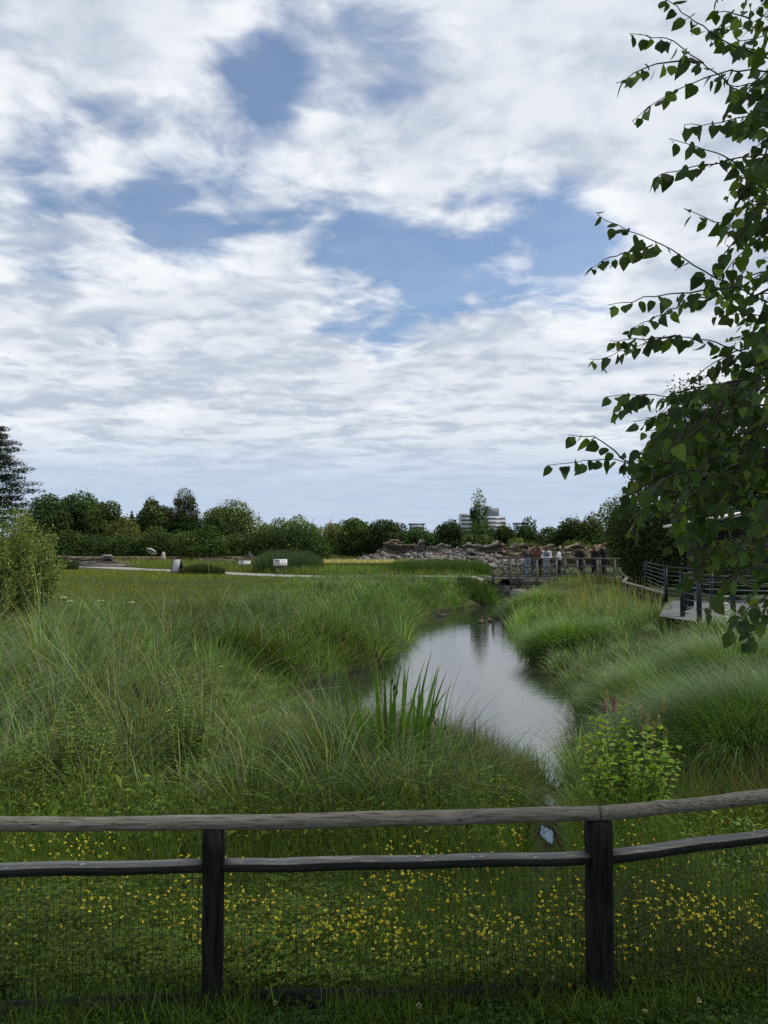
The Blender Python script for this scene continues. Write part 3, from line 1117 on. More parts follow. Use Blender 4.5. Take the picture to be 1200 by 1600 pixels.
def rock():
    t = thing('rock_face', 'long layered grey and brown rock outcrop behind the bridge', 'rock outcrop', (4, 58, -.2))
    xp = [-1.7, -0.6, 0.1, 1.3, 1.5, 6.5, 9.0, 9.3, 12, 18.5]
    zp = [0.2, 0.95, 1.55, 1.72, 1.45, 1.38, 1.52, 1.38, 1.35, 1.15]
    top = lambda x: float(np.interp(x, xp, zp)) + .1 * math.sin(x * 3.1) + .06 * math.sin(x * 9)
    def cliff(name, x0, x1, y0, mat, seed):
        r = np.random.default_rng(seed)
        nx_, nz_ = int((x1 - x0) / .055), 46
        xs = np.linspace(x0, x1, nx_)
        tops = np.array([top(x) for x in xs])
        step = np.repeat(r.normal(0, .09, nx_ // 9 + 2), 9)[:nx_]
        tops = tops + step + r.normal(0, .015, nx_)
        V = np.zeros((nz_ + 6, nx_, 3))
        for j in range(nz_):
            f = j / (nz_ - 1)
            z = -.35 + (tops + .35) * f
            zl = z + .05 * np.sin(xs * .9) + .03 * np.sin(xs * 2.7 + 1)
            lay = np.floor(zl * 9.0)
            blk = np.floor(xs * 1.7 + 7.3 * np.sin(lay * 12.9))
            h1 = np.abs(np.sin(lay * 78.233 + 3.1)) % 1.0
            h2 = np.abs(np.sin(blk * 12.9898 + lay * 4.1414) * 43758.5) % 1.0
            fr = zl * 9.0 - lay
            y = y0 + .55 * f - .34 * h1 - .26 * h2 + .10 * ((fr < .14) | (fr > .93)) + .06 * np.sin(xs * 5 + lay) + r.normal(0, .018, nx_)
            V[j] = np.stack([xs, y, z + r.normal(0, .008, nx_)], 1)
        for q in range(6):
            V[nz_ + q] = np.stack([xs, np.full(nx_, y0 + .75 + q * .4), tops + .05 * np.sin(xs * 3 + q) - .03 * q + r.normal(0, .02, nx_)], 1)
        q = np.arange((nz_ + 6) * nx_).reshape(nz_ + 6, nx_)
        F = np.stack([q[:-1, :-1], q[:-1, 1:], q[1:, 1:], q[1:, :-1]], -1).reshape(-1, 4)
        mesh_np(name, V.reshape(-1, 3), F, None, mat, None, t)

    cliff('layered_face', -1.8, 8.95, 58.2, M['stone'], 3)
    cliff('tan_face', 8.9, 18.6, 57.7, M['tan_stone'], 4)
    m = MB()
    stone_courses(m, 0.2, 1.35, 58.4, 1.35, lambda x: 1.82 - abs(x - .8) * .3, .9, .3, .7, (.07, .13))
    m.build('capping_block', M['tan_stone'], t)
    # fallen slope in front of it
    nx_, ny_ = 150, 26
    xs = np.linspace(-4.2, 10.5, nx_)
    ys = np.linspace(54.2, 57.9, ny_)
    A, B = np.meshgrid(xs, ys)
    hmax = np.interp(A, [-4.2, -2.5, 0, 2, 6, 9, 10.5], [.0, .5, .75, .8, .75, .7, .5])
    T = (B - 54.2) / 3.7
    Z = -.25 + hmax * 1.15 * T ** .8 + .10 * np.sin(A * 2.1 + B * 3) * T + RNG.normal(0, .05, A.shape)
    q = np.arange(nx_ * ny_).reshape(ny_, nx_)
    F = np.stack([q[:-1, :-1], q[:-1, 1:], q[1:, 1:], q[1:, :-1]], -1).reshape(-1, 4)
    sc = mesh_np('scree_slope', np.stack([A, B, Z], -1).reshape(-1, 3), F, None, M['grey_stone'], None, t)
    m = MB()
    for k in range(900):
        i, j = RNG.integers(0, ny_), RNG.integers(0, nx_)
        s = RNG.gamma(2, .055) + .04
        m.box((A[i, j] + RNG.normal(0, .05), B[i, j], Z[i, j] + s * .1), (s * 1.5, s, s * .6), rz=RNG.uniform(0, 3), jit=s * .16, tilt=(RNG.normal(0, .3), RNG.normal(0, .3)))
    o = m.build('loose_rubble', M['grey_stone'], t)
    o['kind'] = 'stuff'


rock()


def low_wall(label, x0, x1, y, z0, tops, mat, rows=(.07, .14), depth=.45, steps=False):
    t = thing('stone_wall', label, 'wall', ((x0 + x1) / 2, y, z0))
    m = MB()
    xs = np.linspace(x0, x1, len(tops))
    stone_courses(m, x0, x1, y, z0, lambda x: float(np.interp(x, xs, tops)), depth, .2, .7, rows)
    m.build('stonework', mat, t)
    m = MB()
    x = x0
    while x < x1 - .1:
        w = RNG.uniform(.4, .9)
        m.box((x + w / 2, y + .08, float(np.interp(x + w / 2, xs, tops)) + .05), (w * .98, depth * 1.1, .07), jit=.015)
        x += w
    m.build('coping', M['tan_stone'], t)
    if steps:
        m = MB()
        m.box(((x0 + x1) / 2 + 3.2, y - .7, z0 + .14), (3.4, .5, .28), jit=.03)
        m.box(((x0 + x1) / 2 + 3.2, y - .45, z0 + .36), (3.0, .4, .16), jit=.03)
        m.build('ledge', M['stone'], t)


low_wall('low brown drystone wall with ledges, behind the pale willow bush', -27, -20.6, 58, -.25, [.36, .42, .5, .5, .42, .40, .42], M['stone'], steps=True)
low_wall('low dark brown wall section in the grass behind the two panels', -16.0, -9.8, 66, -.15, [.12, .1, .14, .12], M['stone'])
low_wall('thin line of old wall stones in the rough grass below the hedge', -36, -8, 71, 0, [.22, .2, .24, .2, .22, .2, .25], M['tan_stone'])


# ------------------------------------------------------------------ signs
def lectern(label, px, py_base, py_top, d, wpx, rz, tilt):
    base = P(px, py_base, d)
    zt = P(px, py_top, d)[2]
    zb = hz(base[0], d)
    w = wpx / 1200 * d
    t = thing('information_panel', label, 'sign', (base[0], d, zb), 'information panels in the meadow', rz)
    hgt = zt - zb
    for sx in (-1, 1):
        m = MB()
        m.box((sx * w * .28, .05, hgt * .38), (.07, .07, hgt * .76))
        part(t, m, 'leg', M['bridge_wood'], False)
    m = MB()
    hh = hgt * .42
    m.box((0, .0, hgt - hh * .42), (w, .05, hh * 1.2), tilt=(-tilt, 0))
    p = part(t, m, 'panel', M['white_paint'], False)
    m = MB()
    rot = np.array(Matrix.Rotation(-tilt, 3, 'X'))
    for (u0, u1, v0, v1) in ((-.42, -.05, -.1, .42), (-.42, -.05, -.42, -.2)):
        c = np.array([(u0 + u1) / 2 * w, -.027, (v0 + v1) / 2 * hh * 1.2])
        V = np.array([[a, 0, q] for a in ((u0 - u1) / 2 * w, (u1 - u0) / 2 * w) for q in ((v0 - v1) / 2 * hh * 1.2, (v1 - v0) / 2 * hh * 1.2)]) + c
        V = V @ rot.T + np.array([0, 0, hgt - hh * .42])
        m.add(V, [(0, 2, 3, 1)])
    part(t, m, 'printed_picture', plain('faded_print', (0.07, 0.08, 0.10), 0.5, 0.5, 6, bump=0), False)
    m = MB()
    for k in range(9):
        c = np.array([.22 * w, -.027, (.38 - k * .09) * hh * 1.2])
        L = w * RNG.uniform(.14, .2)
        V = np.array([[a, 0, q] for a in (-L, L) for q in (-.006, .006)]) + c
        V = V @ rot.T + np.array([0, 0, hgt - hh * .42])
        m.add(V, [(0, 2, 3, 1)])
    part(t, m, 'printed_text', plain('grey_print', (0.2, 0.2, 0.2), 0.6, 0.2, 6, bump=0), False)


lectern('small slanted white panel on two legs, left of the reed bed', 382, 891, 876.5, 49, 18, R(0), R(52))
lectern('larger slanted panel with a picture, standing against the reed bed', 438, 898, 874.5, 43.5, 21, R(8), R(42))
# panel lying on the end of the drystone wall
t = thing('information_panel', 'flat pale panel on the right end of the low drystone wall', 'sign', (P(168, 871, 57.5)[0], 57.6, .5), 'information panels in the meadow')
m = MB()
m.box((0, 0, .08), (.66, .5, .04), tilt=(-.45, 0))
part(t, m, 'panel', M['white_paint'], False)
m = MB()
m.box((0, .02, -.05), (.7, .5, .12), jit=.01)
part(t, m, 'support', M['bridge_dark'], False)

# A-board
c = P(277, 897, 45)
t = thing('a_frame_sign', 'white faced A-frame sign with dark frame beside the gravel path', 'sign', (c[0], 45, hz(c[0], 45)), rz=R(-24))
h = 0.93
for s_, nm in ((-1, 'front_board'), (1, 'back_board')):
    m = MB()
    m.bar((-.27, s_ * .24, 0), (-.27, 0, h), .03, .05, up=(1, 0, 0))
    m.bar((.27, s_ * .24, 0), (.27, 0, h), .03, .05, up=(1, 0, 0))
    m.bar((-.25, s_ * .21, .12), (.25, s_ * .21, .12), .03, .05)
    m.bar((-.25, s_ * .012, h - .04), (.25, s_ * .012, h - .04), .03, .06)
    o = part(t, m, nm, M['black_board'], False)
    m = MB()
    V = [(-.25, s_ * .235, .06), (.25, s_ * .235, .06), (.25, s_ * .022, h - .05), (-.25, s_ * .022, h - .05)]
    V += [(x, y - s_ * .012, z) for x, y, z in V]
    m.add(V, [(0, 1, 2, 3), (7, 6, 5, 4), (0, 4, 5, 1), (1, 5, 6, 2), (2, 6, 7, 3), (3, 7, 4, 0)])
    fm = m.build('sign_face', M['white_paint'] if s_ < 0 else M['black_board'])
    fm.parent = o
    if s_ < 0:
        m = MB()
        for (x0, x1, tz) in ((-.2, .2, .82), (-.17, .16, .70), (-.2, .05, .58), (-.12, .2, .46), (-.18, .12, .34)):
            yy = lambda z: s_ * (.235 - (.213) * (z - .06) / (h - .11)) + s_ * .004
            z0_, z1_ = tz * h - .012, tz * h + .012
            m.add([(x0, yy(z0_), z0_), (x1, yy(z0_), z0_), (x1, yy(z1_), z1_), (x0, yy(z1_), z1_)], [(0, 1, 2, 3)])
        q = m.build('printed_text', plain('pale_print', (0.42, 0.38, 0.36), 0.6, 0.2, 6, bump=0))
        q.parent = o

# white parasol, pale stump and dark carved post beyond the walls
c = P(236, 858, 69)
t = thing('parasol', 'small white parasol tilted over in the grass before the hedge', 'parasol', (c[0], 69, hz(c[0], 69)))
m = MB()
V, F3 = [], []
n = 16
ax = np.array(Matrix.Rotation(R(18), 3, 'Y') @ Matrix.Rotation(R(-28), 3, 'X'))
rings = [(0.0, .22), (.2, .2), (.4, .13), (.55, .0)]
for r_, z_ in rings:
    for k in range(n):
        a = 2 * math.pi * k / n
        V.append((r_ * math.cos(a) * (1 - .03 * (k % 2)), r_ * math.sin(a) * (1 - .03 * (k % 2)), z_))
V = np.array(V) @ ax.T + np.array([0, 0, .88])
m.add(V, [(i * n + k, i * n + (k + 1) % n, (i + 1) * n + (k + 1) % n, (i + 1) * n + k) for i in range(3) for k in range(n)])
part(t, m, 'canopy', M['white_paint'], False)
m = MB()
m.tube([(0, 0, 0), tuple(np.array([0, 0, .2]) @ ax.T + np.array([0, 0, .88]))], .02, 6)
part(t, m, 'pole', M['bridge_wood'])
c = P(255, 866, 69)
m = MB()
m.tube([(c[0], 69, hz(c[0], 69) - .1), (c[0], 69, .30), (c[0] + .03, 69, .62), (c[0] + .05, 69, .75)], [.22, .20, .15, .08], 10)
tag(m.build('boundary_stone', plain('pale_pinkish_stone', (0.42, 0.34, 0.31), 0.9, 0.2, 4), smooth=True), 'pale pinkish upright stone just right of the white parasol', 'stone')
c = P(390, 866, 67)
m = MB()
zb = hz(c[0], 67)
m.tube([(c[0], 67, zb - .1), (c[0], 67, zb + .35), (c[0] + .05, 67, zb + .6), (c[0] - .02, 67, zb + .78), (c[0] - .02, 67, zb + .95)], [.28, .3, .26, .12, .09], 10)
m.tube([(c[0] - .3, 67, zb - .1), (c[0] - .33, 67, zb + .3), (c[0] - .28, 67, zb + .5)], [.15, .14, .05], 8)
tag(m.build('carved_stump', M['bridge_dark'], smooth=True), 'dark upright carved stump at the foot of the hedge', 'stump')
for k, (px, lab) in enumerate([(334, 'short black marker post, left one in the rough grass'), (356, 'squat dark marker post, right one in the rough grass')]):
    c = P(px, 871, 68)
    zb = hz(c[0], 68)
    m = MB()
    m.box((c[0], 68, zb + .2 - .05 * k), (.16 + .5 * k, .16, .65 - .2 * k), jit=.02)
    m.box((c[0], 68, zb + .55 - .17 * k), (.2 + .5 * k, .2, .05), jit=.01)
    tag(m.build('marker_post', M['dark_post']), lab, 'post')


# ------------------------------------------------------------------ railings, timber kerb rail, kiosk
def railing(name, label, pts, zb, h, wires):
    t = thing(name, label, 'railing', (*pts[0], zb))
    for (x, y) in pts:
        m = MB()
        m.box((x, y, zb + h / 2 - .1), (.09, .09, h + .2), jit=.002)
        m.box((x, y, zb + h + .012), (.11, .11, .02))
        m.build('post', M['metal_dark'], t)
    for (a, c) in zip(pts[:-1], pts[1:]):
        m = MB()
        m.bar((*a, zb + h - .03), (*c, zb + h - .03), .05, .04)
        m.build('top_rail', M['metal_dark'], t)
        for k in range(wires):
            z = zb + .14 + (h - .3) * k / (wires - 1)
            m = MB()
            m.tube([(*a, z), (*c, z)], .0055, 5)
            m.build('cable', M['steel'], t)


railing('cable_railing', 'dark steel post and cable railing on the far edge of the paved walk', [(10.2, 30.0), (9.0, 24.6), (9.15, 21.5), (11.5, 20.5)], -.17, 1.12, 7)
railing('cable_railing', 'nearer dark steel cable railing with posts close to the grass bank', [(7.55, 19.5), (7.5, 18.35), (8.15, 18.0), (8.95, 17.3), (10.6, 16.2)], -.17, 1.1, 6)
m = MB()
# closed gate leaf folded against the nearer railing
t = thing('steel_gate', 'narrow dark steel gate standing open by the nearer railing posts', 'gate', (7.8, 19.6, -.17))
m.bar((7.65, 19.6, .9), (8.25, 20.6, .9), .05, .06)
m.bar((7.65, 19.6, 0), (8.25, 20.6, 0), .05, .06)
m.bar((7.65, 19.6, 0), (7.65, 19.6, .93), .05, .05, up=(0, 1, 0))
m.bar((8.25, 20.6, 0), (8.25, 20.6, .93), .05, .05, up=(0, 1, 0))
m.build('frame', M['metal_dark'], t)
m = MB()
for k in range(1, 9):
    x, y = 7.65 + .6 * k / 9, 19.6 + 1.0 * k / 9
    m.bar((x, y, 0), (x, y, .9), .016, .016, up=(0, 1, 0))
m.build('bar_infill', M['metal_dark'], t)

t = thing('timber_kerb_rail', 'low dark timber kerb rail bending round the corner of the walk', 'railing', (9.25, 30, -.2))
pts = [(8.45, 23.4), (8.8, 26.0), (9.25, 29.8), (10.6, 33.5), (11.6, 37.5)]
for a, c in zip(pts[:-1], pts[1:]):
    m = MB()
    m.bar((*a, .16), (*c, .16), .14, .06)
    m.build('rail', M['rail'], t)
    m = MB()
    m.bar((*a, -.12), (*c, -.12), .05, .16)
    m.build('board', M['bridge_dark'], t)
    for k in range(4):
        m = MB()
        q = np.array(a) + (np.array(c) - np.array(a)) * (k + .0) / 4
        m.box((q[0], q[1], -.05), (.1, .1, .36))
        m.build('post', M['dark_post'], t)

c0 = P(1064, 822, 27)
c1 = P(1215, 797, 26)
t = thing('kiosk', 'dark timber kiosk with a pale sloping roof behind the railings', 'building', (14, 28, -.2))
m = MB()
a, c = np.array(c0), np.array([c1[0], 27, c1[2]])
V = []
for p in (a, c):
    V += [p + np.array([0, 0, 0]), p + np.array([.9, 4.2, .0]), p + np.array([.9, 4.2, .10]), p + np.array([0, 0, .10])]
m.add(V, [(0, 1, 2, 3), (4, 7, 6, 5), (0, 4, 5, 1), (3, 2, 6, 7), (0, 3, 7, 4), (1, 5, 6, 2)])
m.build('roof', M['white_roof'], t)
m = MB()
m.bar(a + np.array([0, -.03, -.06]), c + np.array([0, -.03, -.06]), .05, .16)
m.build('fascia', M['metal_dark'], t)
m = MB()
m.box((a[0] + 3.9, 29.6, .95), (4.2, 3.0, 2.3))
m.build('wall', M['dark_wall'], t)
for k in range(2):
    m = MB()
    m.box((a[0] + 1.0 + 2.3 * k, 27.3, .95), (.12, .12, 2.4 + .3 * k))
    m.build('post', M['dark_post'], t)
m = MB()
m.box((a[0] + 2.2, 27.88, .85), (.9, .06, 2.0))
m.build('door', M['metal_dark'], t)


# ------------------------------------------------------------------ far buildings
def tower():
    d = 560
    xl, xr = (721 - 600) / 1200 * d, (791 - 600) / 1200 * d
    xc = (754 - 600) / 1200 * d
    zt = P(750, 802, d)[2]
    t = thing('tower_block', 'distant grey office tower block with banded windows on the skyline', 'building', ((xl + xr) / 2, d, 0))
    m = MB()
    for a, c, dy, top in ((xl, xc + 2, 4, zt), (xc - 2, xr, 0, zt - 2)):
        m.box(((a + c) / 2, d + 9 + dy, top / 2), (c - a, 16, top))
    m.build('wall', M['concrete'], t)
    n = 8
    for a, c, dy, top in ((xl, xc - 2.5, 4, zt), (xc - 2, xr, 0, zt - 2)):
        for k in range(n):
            z = top - 1.9 - k * 2.9
            m = MB()
            m.box(((a + c) / 2, d + 1 + dy - .1, z), (c - a - 1.2, .3, 1.25))
            m.build('window_band', M['glass_band'], t)
    m = MB()
    m.box(((772 - 600) / 1200 * d, d + 9, zt + 1.0), (9, 8, 6))
    m.box(((766 - 600) / 1200 * d, d + 9, zt + 3.5), (4, 5, 4))
    m.build('plant_room', plain('grey_cladding', (0.2, 0.22, 0.25), 0.8, 0.1, 1, bump=0), t)


tower()
for px, w, lab in ((489, 7, 'small brown pointed turret far off above the hedge, left of two'), (516, 9, 'small brown pointed turret far off above the hedge, right of two')):
    d = 420
    c = P(px, 822, d)
    ww = w / 1200 * d
    t = thing('turret', lab, 'building', (c[0], d, 0), 'distant turrets')
    m = MB()
    m.box((c[0], d, (c[2] - 1.5) / 2), (ww * .8, ww * .8, c[2] - 1.5))
    m.build('wall', M['brick'], t)
    m = MB()
    zb, zt = c[2] - 1.6, c[2] + 2.2
    n = 8
    V = [(c[0] + ww * .55 * math.cos(2 * math.pi * k / n), d + ww * .55 * math.sin(2 * math.pi * k / n), zb) for k in range(n)]
    V += [(c[0] + ww * .38 * math.cos(2 * math.pi * k / n), d + ww * .38 * math.sin(2 * math.pi * k / n), zb + 1.8) for k in range(n)]
    V += [(c[0], d, zt)]
    m.add(V, [(k, (k + 1) % n, n + (k + 1) % n, n + k) for k in range(n)], [(n + k, n + (k + 1) % n, 2 * n) for k in range(n)])
    r_ = m.build('roof', M['brick'], t)
    m = MB()
    m.tube([(c[0], d, zt - .3), (c[0], d, zt + 2.2)], .12, 5)
    m.build('finial', M['metal_dark'], t)
d = 380
for (px0, px1, py, lab) in ((640, 663, 820, 'far flat roofed grey building with dark trees before it'), (806, 822, 819, 'far grey roofed building half hidden by bushes right of the tower')):
    a, c = P(px0, py, d), P(px1, py, d)
    t = thing('distant_building', lab, 'building', ((a[0] + c[0]) / 2, d, 0))
    m = MB()
    m.box(((a[0] + c[0]) / 2, d + 4, a[2] / 2), (c[0] - a[0], 8, a[2]))
    m.build('wall', plain('pale_grey_render', (0.36, 0.4, 0.44), 0.9, 0.1, 1, bump=0), t)
    m = MB()
    m.box(((a[0] + c[0]) / 2, d + 4, a[2] + .4), (c[0] - a[0] + .8, 8.8, .6))
    m.build('roof', plain('slate_roof', (0.12, 0.15, 0.18), 0.8, 0.1, 1, bump=0), t)
    for k in range(5):
        m = MB()
        x = a[0] + (c[0] - a[0]) * (k + .5) / 5
        m.box((x, d - .05, a[2] - 1.6), (1.1, .2, 1.4))
        m.build('window', M['glass_band'], t)

# ------------------------------------------------------------------ vegetation helpers
def vary(base, n, var=0.22, hue=0.12):
    """per leaf or per blade natural colours round a base colour"""
    base = np.asarray(base, float)
    if base.ndim == 1:
        base = np.tile(base, (n, 1))
    base = base * np.array([1.12, 1.08, 0.74])
    k = np.exp(RNG.normal(0, var, n))[:, None]
    h = RNG.normal(0, hue, n)[:, None]
    c = base * k * np.concatenate([1 + h * 1.3, 1 + h * .2, 1 - h], 1)
    return np.clip(c, 0.003, 0.9)


def blade_geo(base, length, th0, th1, az, width, seg=3, twist=0.6, side_az=None):
    """arching blades: angle from the vertical grows from th0 to th1 along each blade"""
    n = len(base)
    t = (np.arange(seg) + .5) / seg
    pts = [base]
    dirx, diry = np.cos(az), np.sin(az)
    for k in range(seg):
        th = th0 + (th1 - th0) * t[k] ** 1.3
        st = (length / seg)[:, None] * np.stack([np.sin(th) * dirx, np.sin(th) * diry, np.cos(th)], 1)
        pts.append(pts[-1] + st)
    sa = az + math.pi / 2 + RNG.uniform(-twist, twist, n)
    sa = sa if side_az is None else side_az
    side = np.stack([np.cos(sa), np.sin(sa), RNG.uniform(-.2, .2, n)], 1)
    V = np.zeros((n, seg + 1, 2, 3), np.float32)
    for k in range(seg + 1):
        tt = k / seg
        w = width * (1.0 - .15 * (k == 0)) * max(0.06, (1 - tt ** 2.2))
        V[:, k, 0] = pts[k] - side * (w / 2)[:, None]
        V[:, k, 1] = pts[k] + side * (w / 2)[:, None]
    i0 = (np.arange(n) * (seg + 1) * 2)[:, None]
    F = []
    for k in range(seg):
        F.append(np.concatenate([i0 + 2 * k, i0 + 2 * k + 1, i0 + 2 * k + 3, i0 + 2 * k + 2], 1))
    return V.reshape(-1, 3), np.stack(F, 1).reshape(-1, 4), (seg + 1) * 2, pts


def grass(name, base, length, th0, th1, az, width, colors, seg=3, label=None, kind='stuff', parent=None, mat=None, cat=None):
    V, F, per, _ = blade_geo(base, length, th0, th1, az, width, seg)
    o = mesh_np(name, V, F, None, mat or M['grass'], np.repeat(colors, per, 0), parent)
    if kind and not parent:
        tag(o, label, cat or 'grass', kind=kind)
    return o


def scatter(n, d0, d1, mask=None, spread=0.62, k=1.0):
    """random ground points, spread over the land in view, thinning out with distance"""
    r = RNG.uniform(0, 1, n)
    if k == 1.0:
        d = d0 * (d1 / d0) ** r
    else:
        d = (d0 ** (1 - k) + r * (d1 ** (1 - k) - d0 ** (1 - k))) ** (1 / (1 - k))
    x = RNG.uniform(-spread, spread, n) * d
    if mask is not None:
        g = mask(x, d)
        x, d = x[g], d[g]
    return np.column_stack([x, d, height(x, d)])


def vnoise(x, y, s, seed=0):
    """cheap smooth value noise"""
    r = np.random.default_rng(seed)
    v = np.zeros(np.shape(x))
    for k in range(6):
        a = r.uniform(0, 6.28)
        f = s * r.uniform(.6, 1.7)
        v += np.sin((np.cos(a) * x + np.sin(a) * y) * f + r.uniform(0, 6.28))
    return v / 6 * 1.6


def leaf_quads(C, Nrm, size, aspect=0.6, fold=0.15, droop=0.3):
    """small folded diamond leaves"""
    n = len(C)
    r = RNG.normal(size=(n, 3))
    r[:, 2] -= droop
    ax = r - (r * Nrm).sum(1)[:, None] * Nrm
    ax /= np.linalg.norm(ax, axis=1)[:, None] + 1e-9
    sd = np.cross(Nrm, ax)
    s = np.broadcast_to(size, (n,))[:, None]
    V = np.stack([C - ax * s * .5, C + sd * s * aspect * .5 + Nrm * s * fold * .5 - ax * s * .05, C + ax * s * .5, C - sd * s * aspect * .5 + Nrm * s * fold * .5 - ax * s * .05], 1)
    F = (np.arange(n) * 4)[:, None] + np.array([0, 1, 2, 3])
    return V.reshape(-1, 3), F


def crown_leaves(lobes, n, size, col, aspect=.6, jitter=.8, shell=(.55, 1.08), var=.25, lobe_var=.16):
    lobes = np.asarray(lobes, float)
    w = (lobes[:, 3] * lobes[:, 4] + lobes[:, 4] * lobes[:, 5] + lobes[:, 3] * lobes[:, 5])
    k = RNG.choice(len(lobes), n, p=w / w.sum())
    dirs = RNG.normal(size=(n, 3))
    dirs /= np.linalg.norm(dirs, axis=1)[:, None]
    rad = shell[0] + (shell[1] - shell[0]) * RNG.uniform(0, 1, n) ** .6
    rad = rad + np.abs(RNG.normal(0, .10, n)) * (RNG.uniform(0, 1, n) < .35)
    C = lobes[k, :3] + dirs * lobes[k, 3:6] * rad[:, None]
    N = dirs / lobes[k, 3:6] * lobes[k, 3:6].min() + RNG.normal(size=(n, 3)) * jitter * .6
    N[:, 2] += .25
    N /= np.linalg.norm(N, axis=1)[:, None]
    lv = np.exp(RNG.normal(0, lobe_var, (len(lobes), 1))) * np.concatenate([1 + RNG.normal(0, .1, (len(lobes), 1)), np.ones((len(lobes), 1)), 1 - RNG.normal(0, .08, (len(lobes), 1))], 1)
    V, F = leaf_quads(C, N, size * np.exp(RNG.normal(0, .25, n)), aspect)
    c = vary(np.asarray(col) * lv[k], n, var)
    return V, F, np.repeat(c, 4, 0)


def lobes_in(c, r, n, f=(.35, .55), flat=0.8):
    """overlapping lobes inside an ellipsoid"""
    out = []
    for k in range(n):
        d = RNG.normal(size=3)
        d /= np.linalg.norm(d)
        q = np.array(c) + d * np.array(r) * RNG.uniform(.35, .72)
        s = RNG.uniform(*f)
        out.append([*q, *(np.array(r) * s * np.array([1, 1, flat * RNG.uniform(.8, 1.2)]))])
    return out


def limbs(m, base, top, r0, lobes, n=7):
    base, top = np.array(base, float), np.array(top, float)
    t = np.linspace(0, 1, 7)
    pts = base + (top - base) * t[:, None] + RNG.normal(0, .015, (7, 3)) * np.linalg.norm(top - base) * (t * (1 - t) * 4)[:, None]
    m.tube(pts, r0 * (1 - .8 * t), 8)
    for lb in lobes[:n]:
        k = RNG.uniform(.3, .85)
        a = base + (top - base) * k
        c = np.array(lb[:3])
        mid = (a + c) / 2 + np.array([0, 0, -.1 * np.linalg.norm(c - a)])
        m.tube([a, mid, c], [r0 * .4 * (1 - k * .6), r0 * .28 * (1 - k * .5), r0 * .1], 6)


def tree(label, px, py_top, d, w_px, n, leaf, col, name='broadleaf_tree', cat='tree', crown_base=.25, nl=16, group=None, depth=None, dens=(.35, .55), z0=None, aspect=.65, shell=(.55, 1.08), xoff=0):
    top = P(px, py_top, d)
    zb = hz(top[0], d) if z0 is None else z0
    H = top[2] - zb
    w = w_px / 1200 * d / 2
    t = thing(name, label, cat, (top[0], d, zb), group)
    c = np.array([top[0], d, zb + H * (crown_base + (1 - crown_base) / 2)])
    r = np.array([w, depth or w, H * (1 - crown_base) / 2])
    lb = lobes_in(c, r, nl, dens)
    lb.append([*(c + np.array([xoff, 0, r[2] * .45])), *(r * .52)])
    lb.append([*(c - np.array([0, 0, r[2] * .35])), *(r * .62)])
    m = MB()
    limbs(m, (top[0], d, zb - .2), (top[0], d, zb + H * .85), max(.06, H * .022), lb)
    m.build('trunk', M['bark'], t)
    col = np.asarray(col) * np.exp(RNG.normal(0, .14)) * np.array([1 + RNG.normal(0, .10), 1, 1])
    V, F, cc = crown_leaves(lb, int(n * 1.5), leaf * RNG.uniform(.85, 1.15), np.asarray(col) * 1.12, aspect, shell=shell)
    mesh_np('crown', V, F, None, M['leaf'], cc, t)
    return t


def bush_row(label, pts, hgt, wid, n, leaf, col, name='hedge', cat='hedge', per=1.2, group=None, top_noise=.12):
    """a hedge or long shrub mass following a line of (x, y)"""
    pts = np.array(pts, float)
    seg = np.hypot(*np.diff(pts, axis=0).T)
    s = np.concatenate([[0], np.cumsum(seg)])
    hg = np.broadcast_to(hgt, (len(pts),))
    nl = max(4, int(s[-1] / per))
    lb = []
    for k in range(nl):
        q = (k + RNG.uniform(.2, .8)) / nl * s[-1]
        x, y, h = np.interp(q, s, pts[:, 0]), np.interp(q, s, pts[:, 1]), np.interp(q, s, hg)
        z = hz(x, y)
        h *= 1 + RNG.normal(0, top_noise)
        lb.append([x, y + RNG.normal(0, wid * .1), z + h * .66, per * RNG.uniform(.8, 1.2), wid * .55, h * .36])
        lb.append([x + RNG.normal(0, .3), y - wid * .12, z + h * .3, per * RNG.uniform(.8, 1.2), wid * .55, h * .36])
    c = pts.mean(0)
    t = thing(name, label, cat, (c[0], c[1], hz(*c)), group)
    m = MB()
    for k in range(nl):
        q = (k + .5) / nl * s[-1]
        x, y, h = np.interp(q, s, pts[:, 0]), np.interp(q, s, pts[:, 1]), np.interp(q, s, hg)
        z = hz(x, y)
        m.tube([(x, y, z - .1), (x + RNG.normal(0, .1), y, z + h * .4), (x + RNG.normal(0, .3), y, z + h * .75)], [.06, .045, .02], 5)
    m.build('stem', M['bark'], t)
    V, F, cc = crown_leaves(lb, int(n * 2.2), leaf * 1.1, np.asarray(col) * 1.1, .65)
    mesh_np('foliage', V, F, None, M['leaf'], cc, t)
    return t


# ------------------------------------------------------------------ far trees and hedges
DK, MD, LT, OL = (.042, .068, .026), (.056, .09, .03), (.08, .12, .036), (.085, .108, .034)


def wx(px, d):
    return (px - 600) / 1200 * d


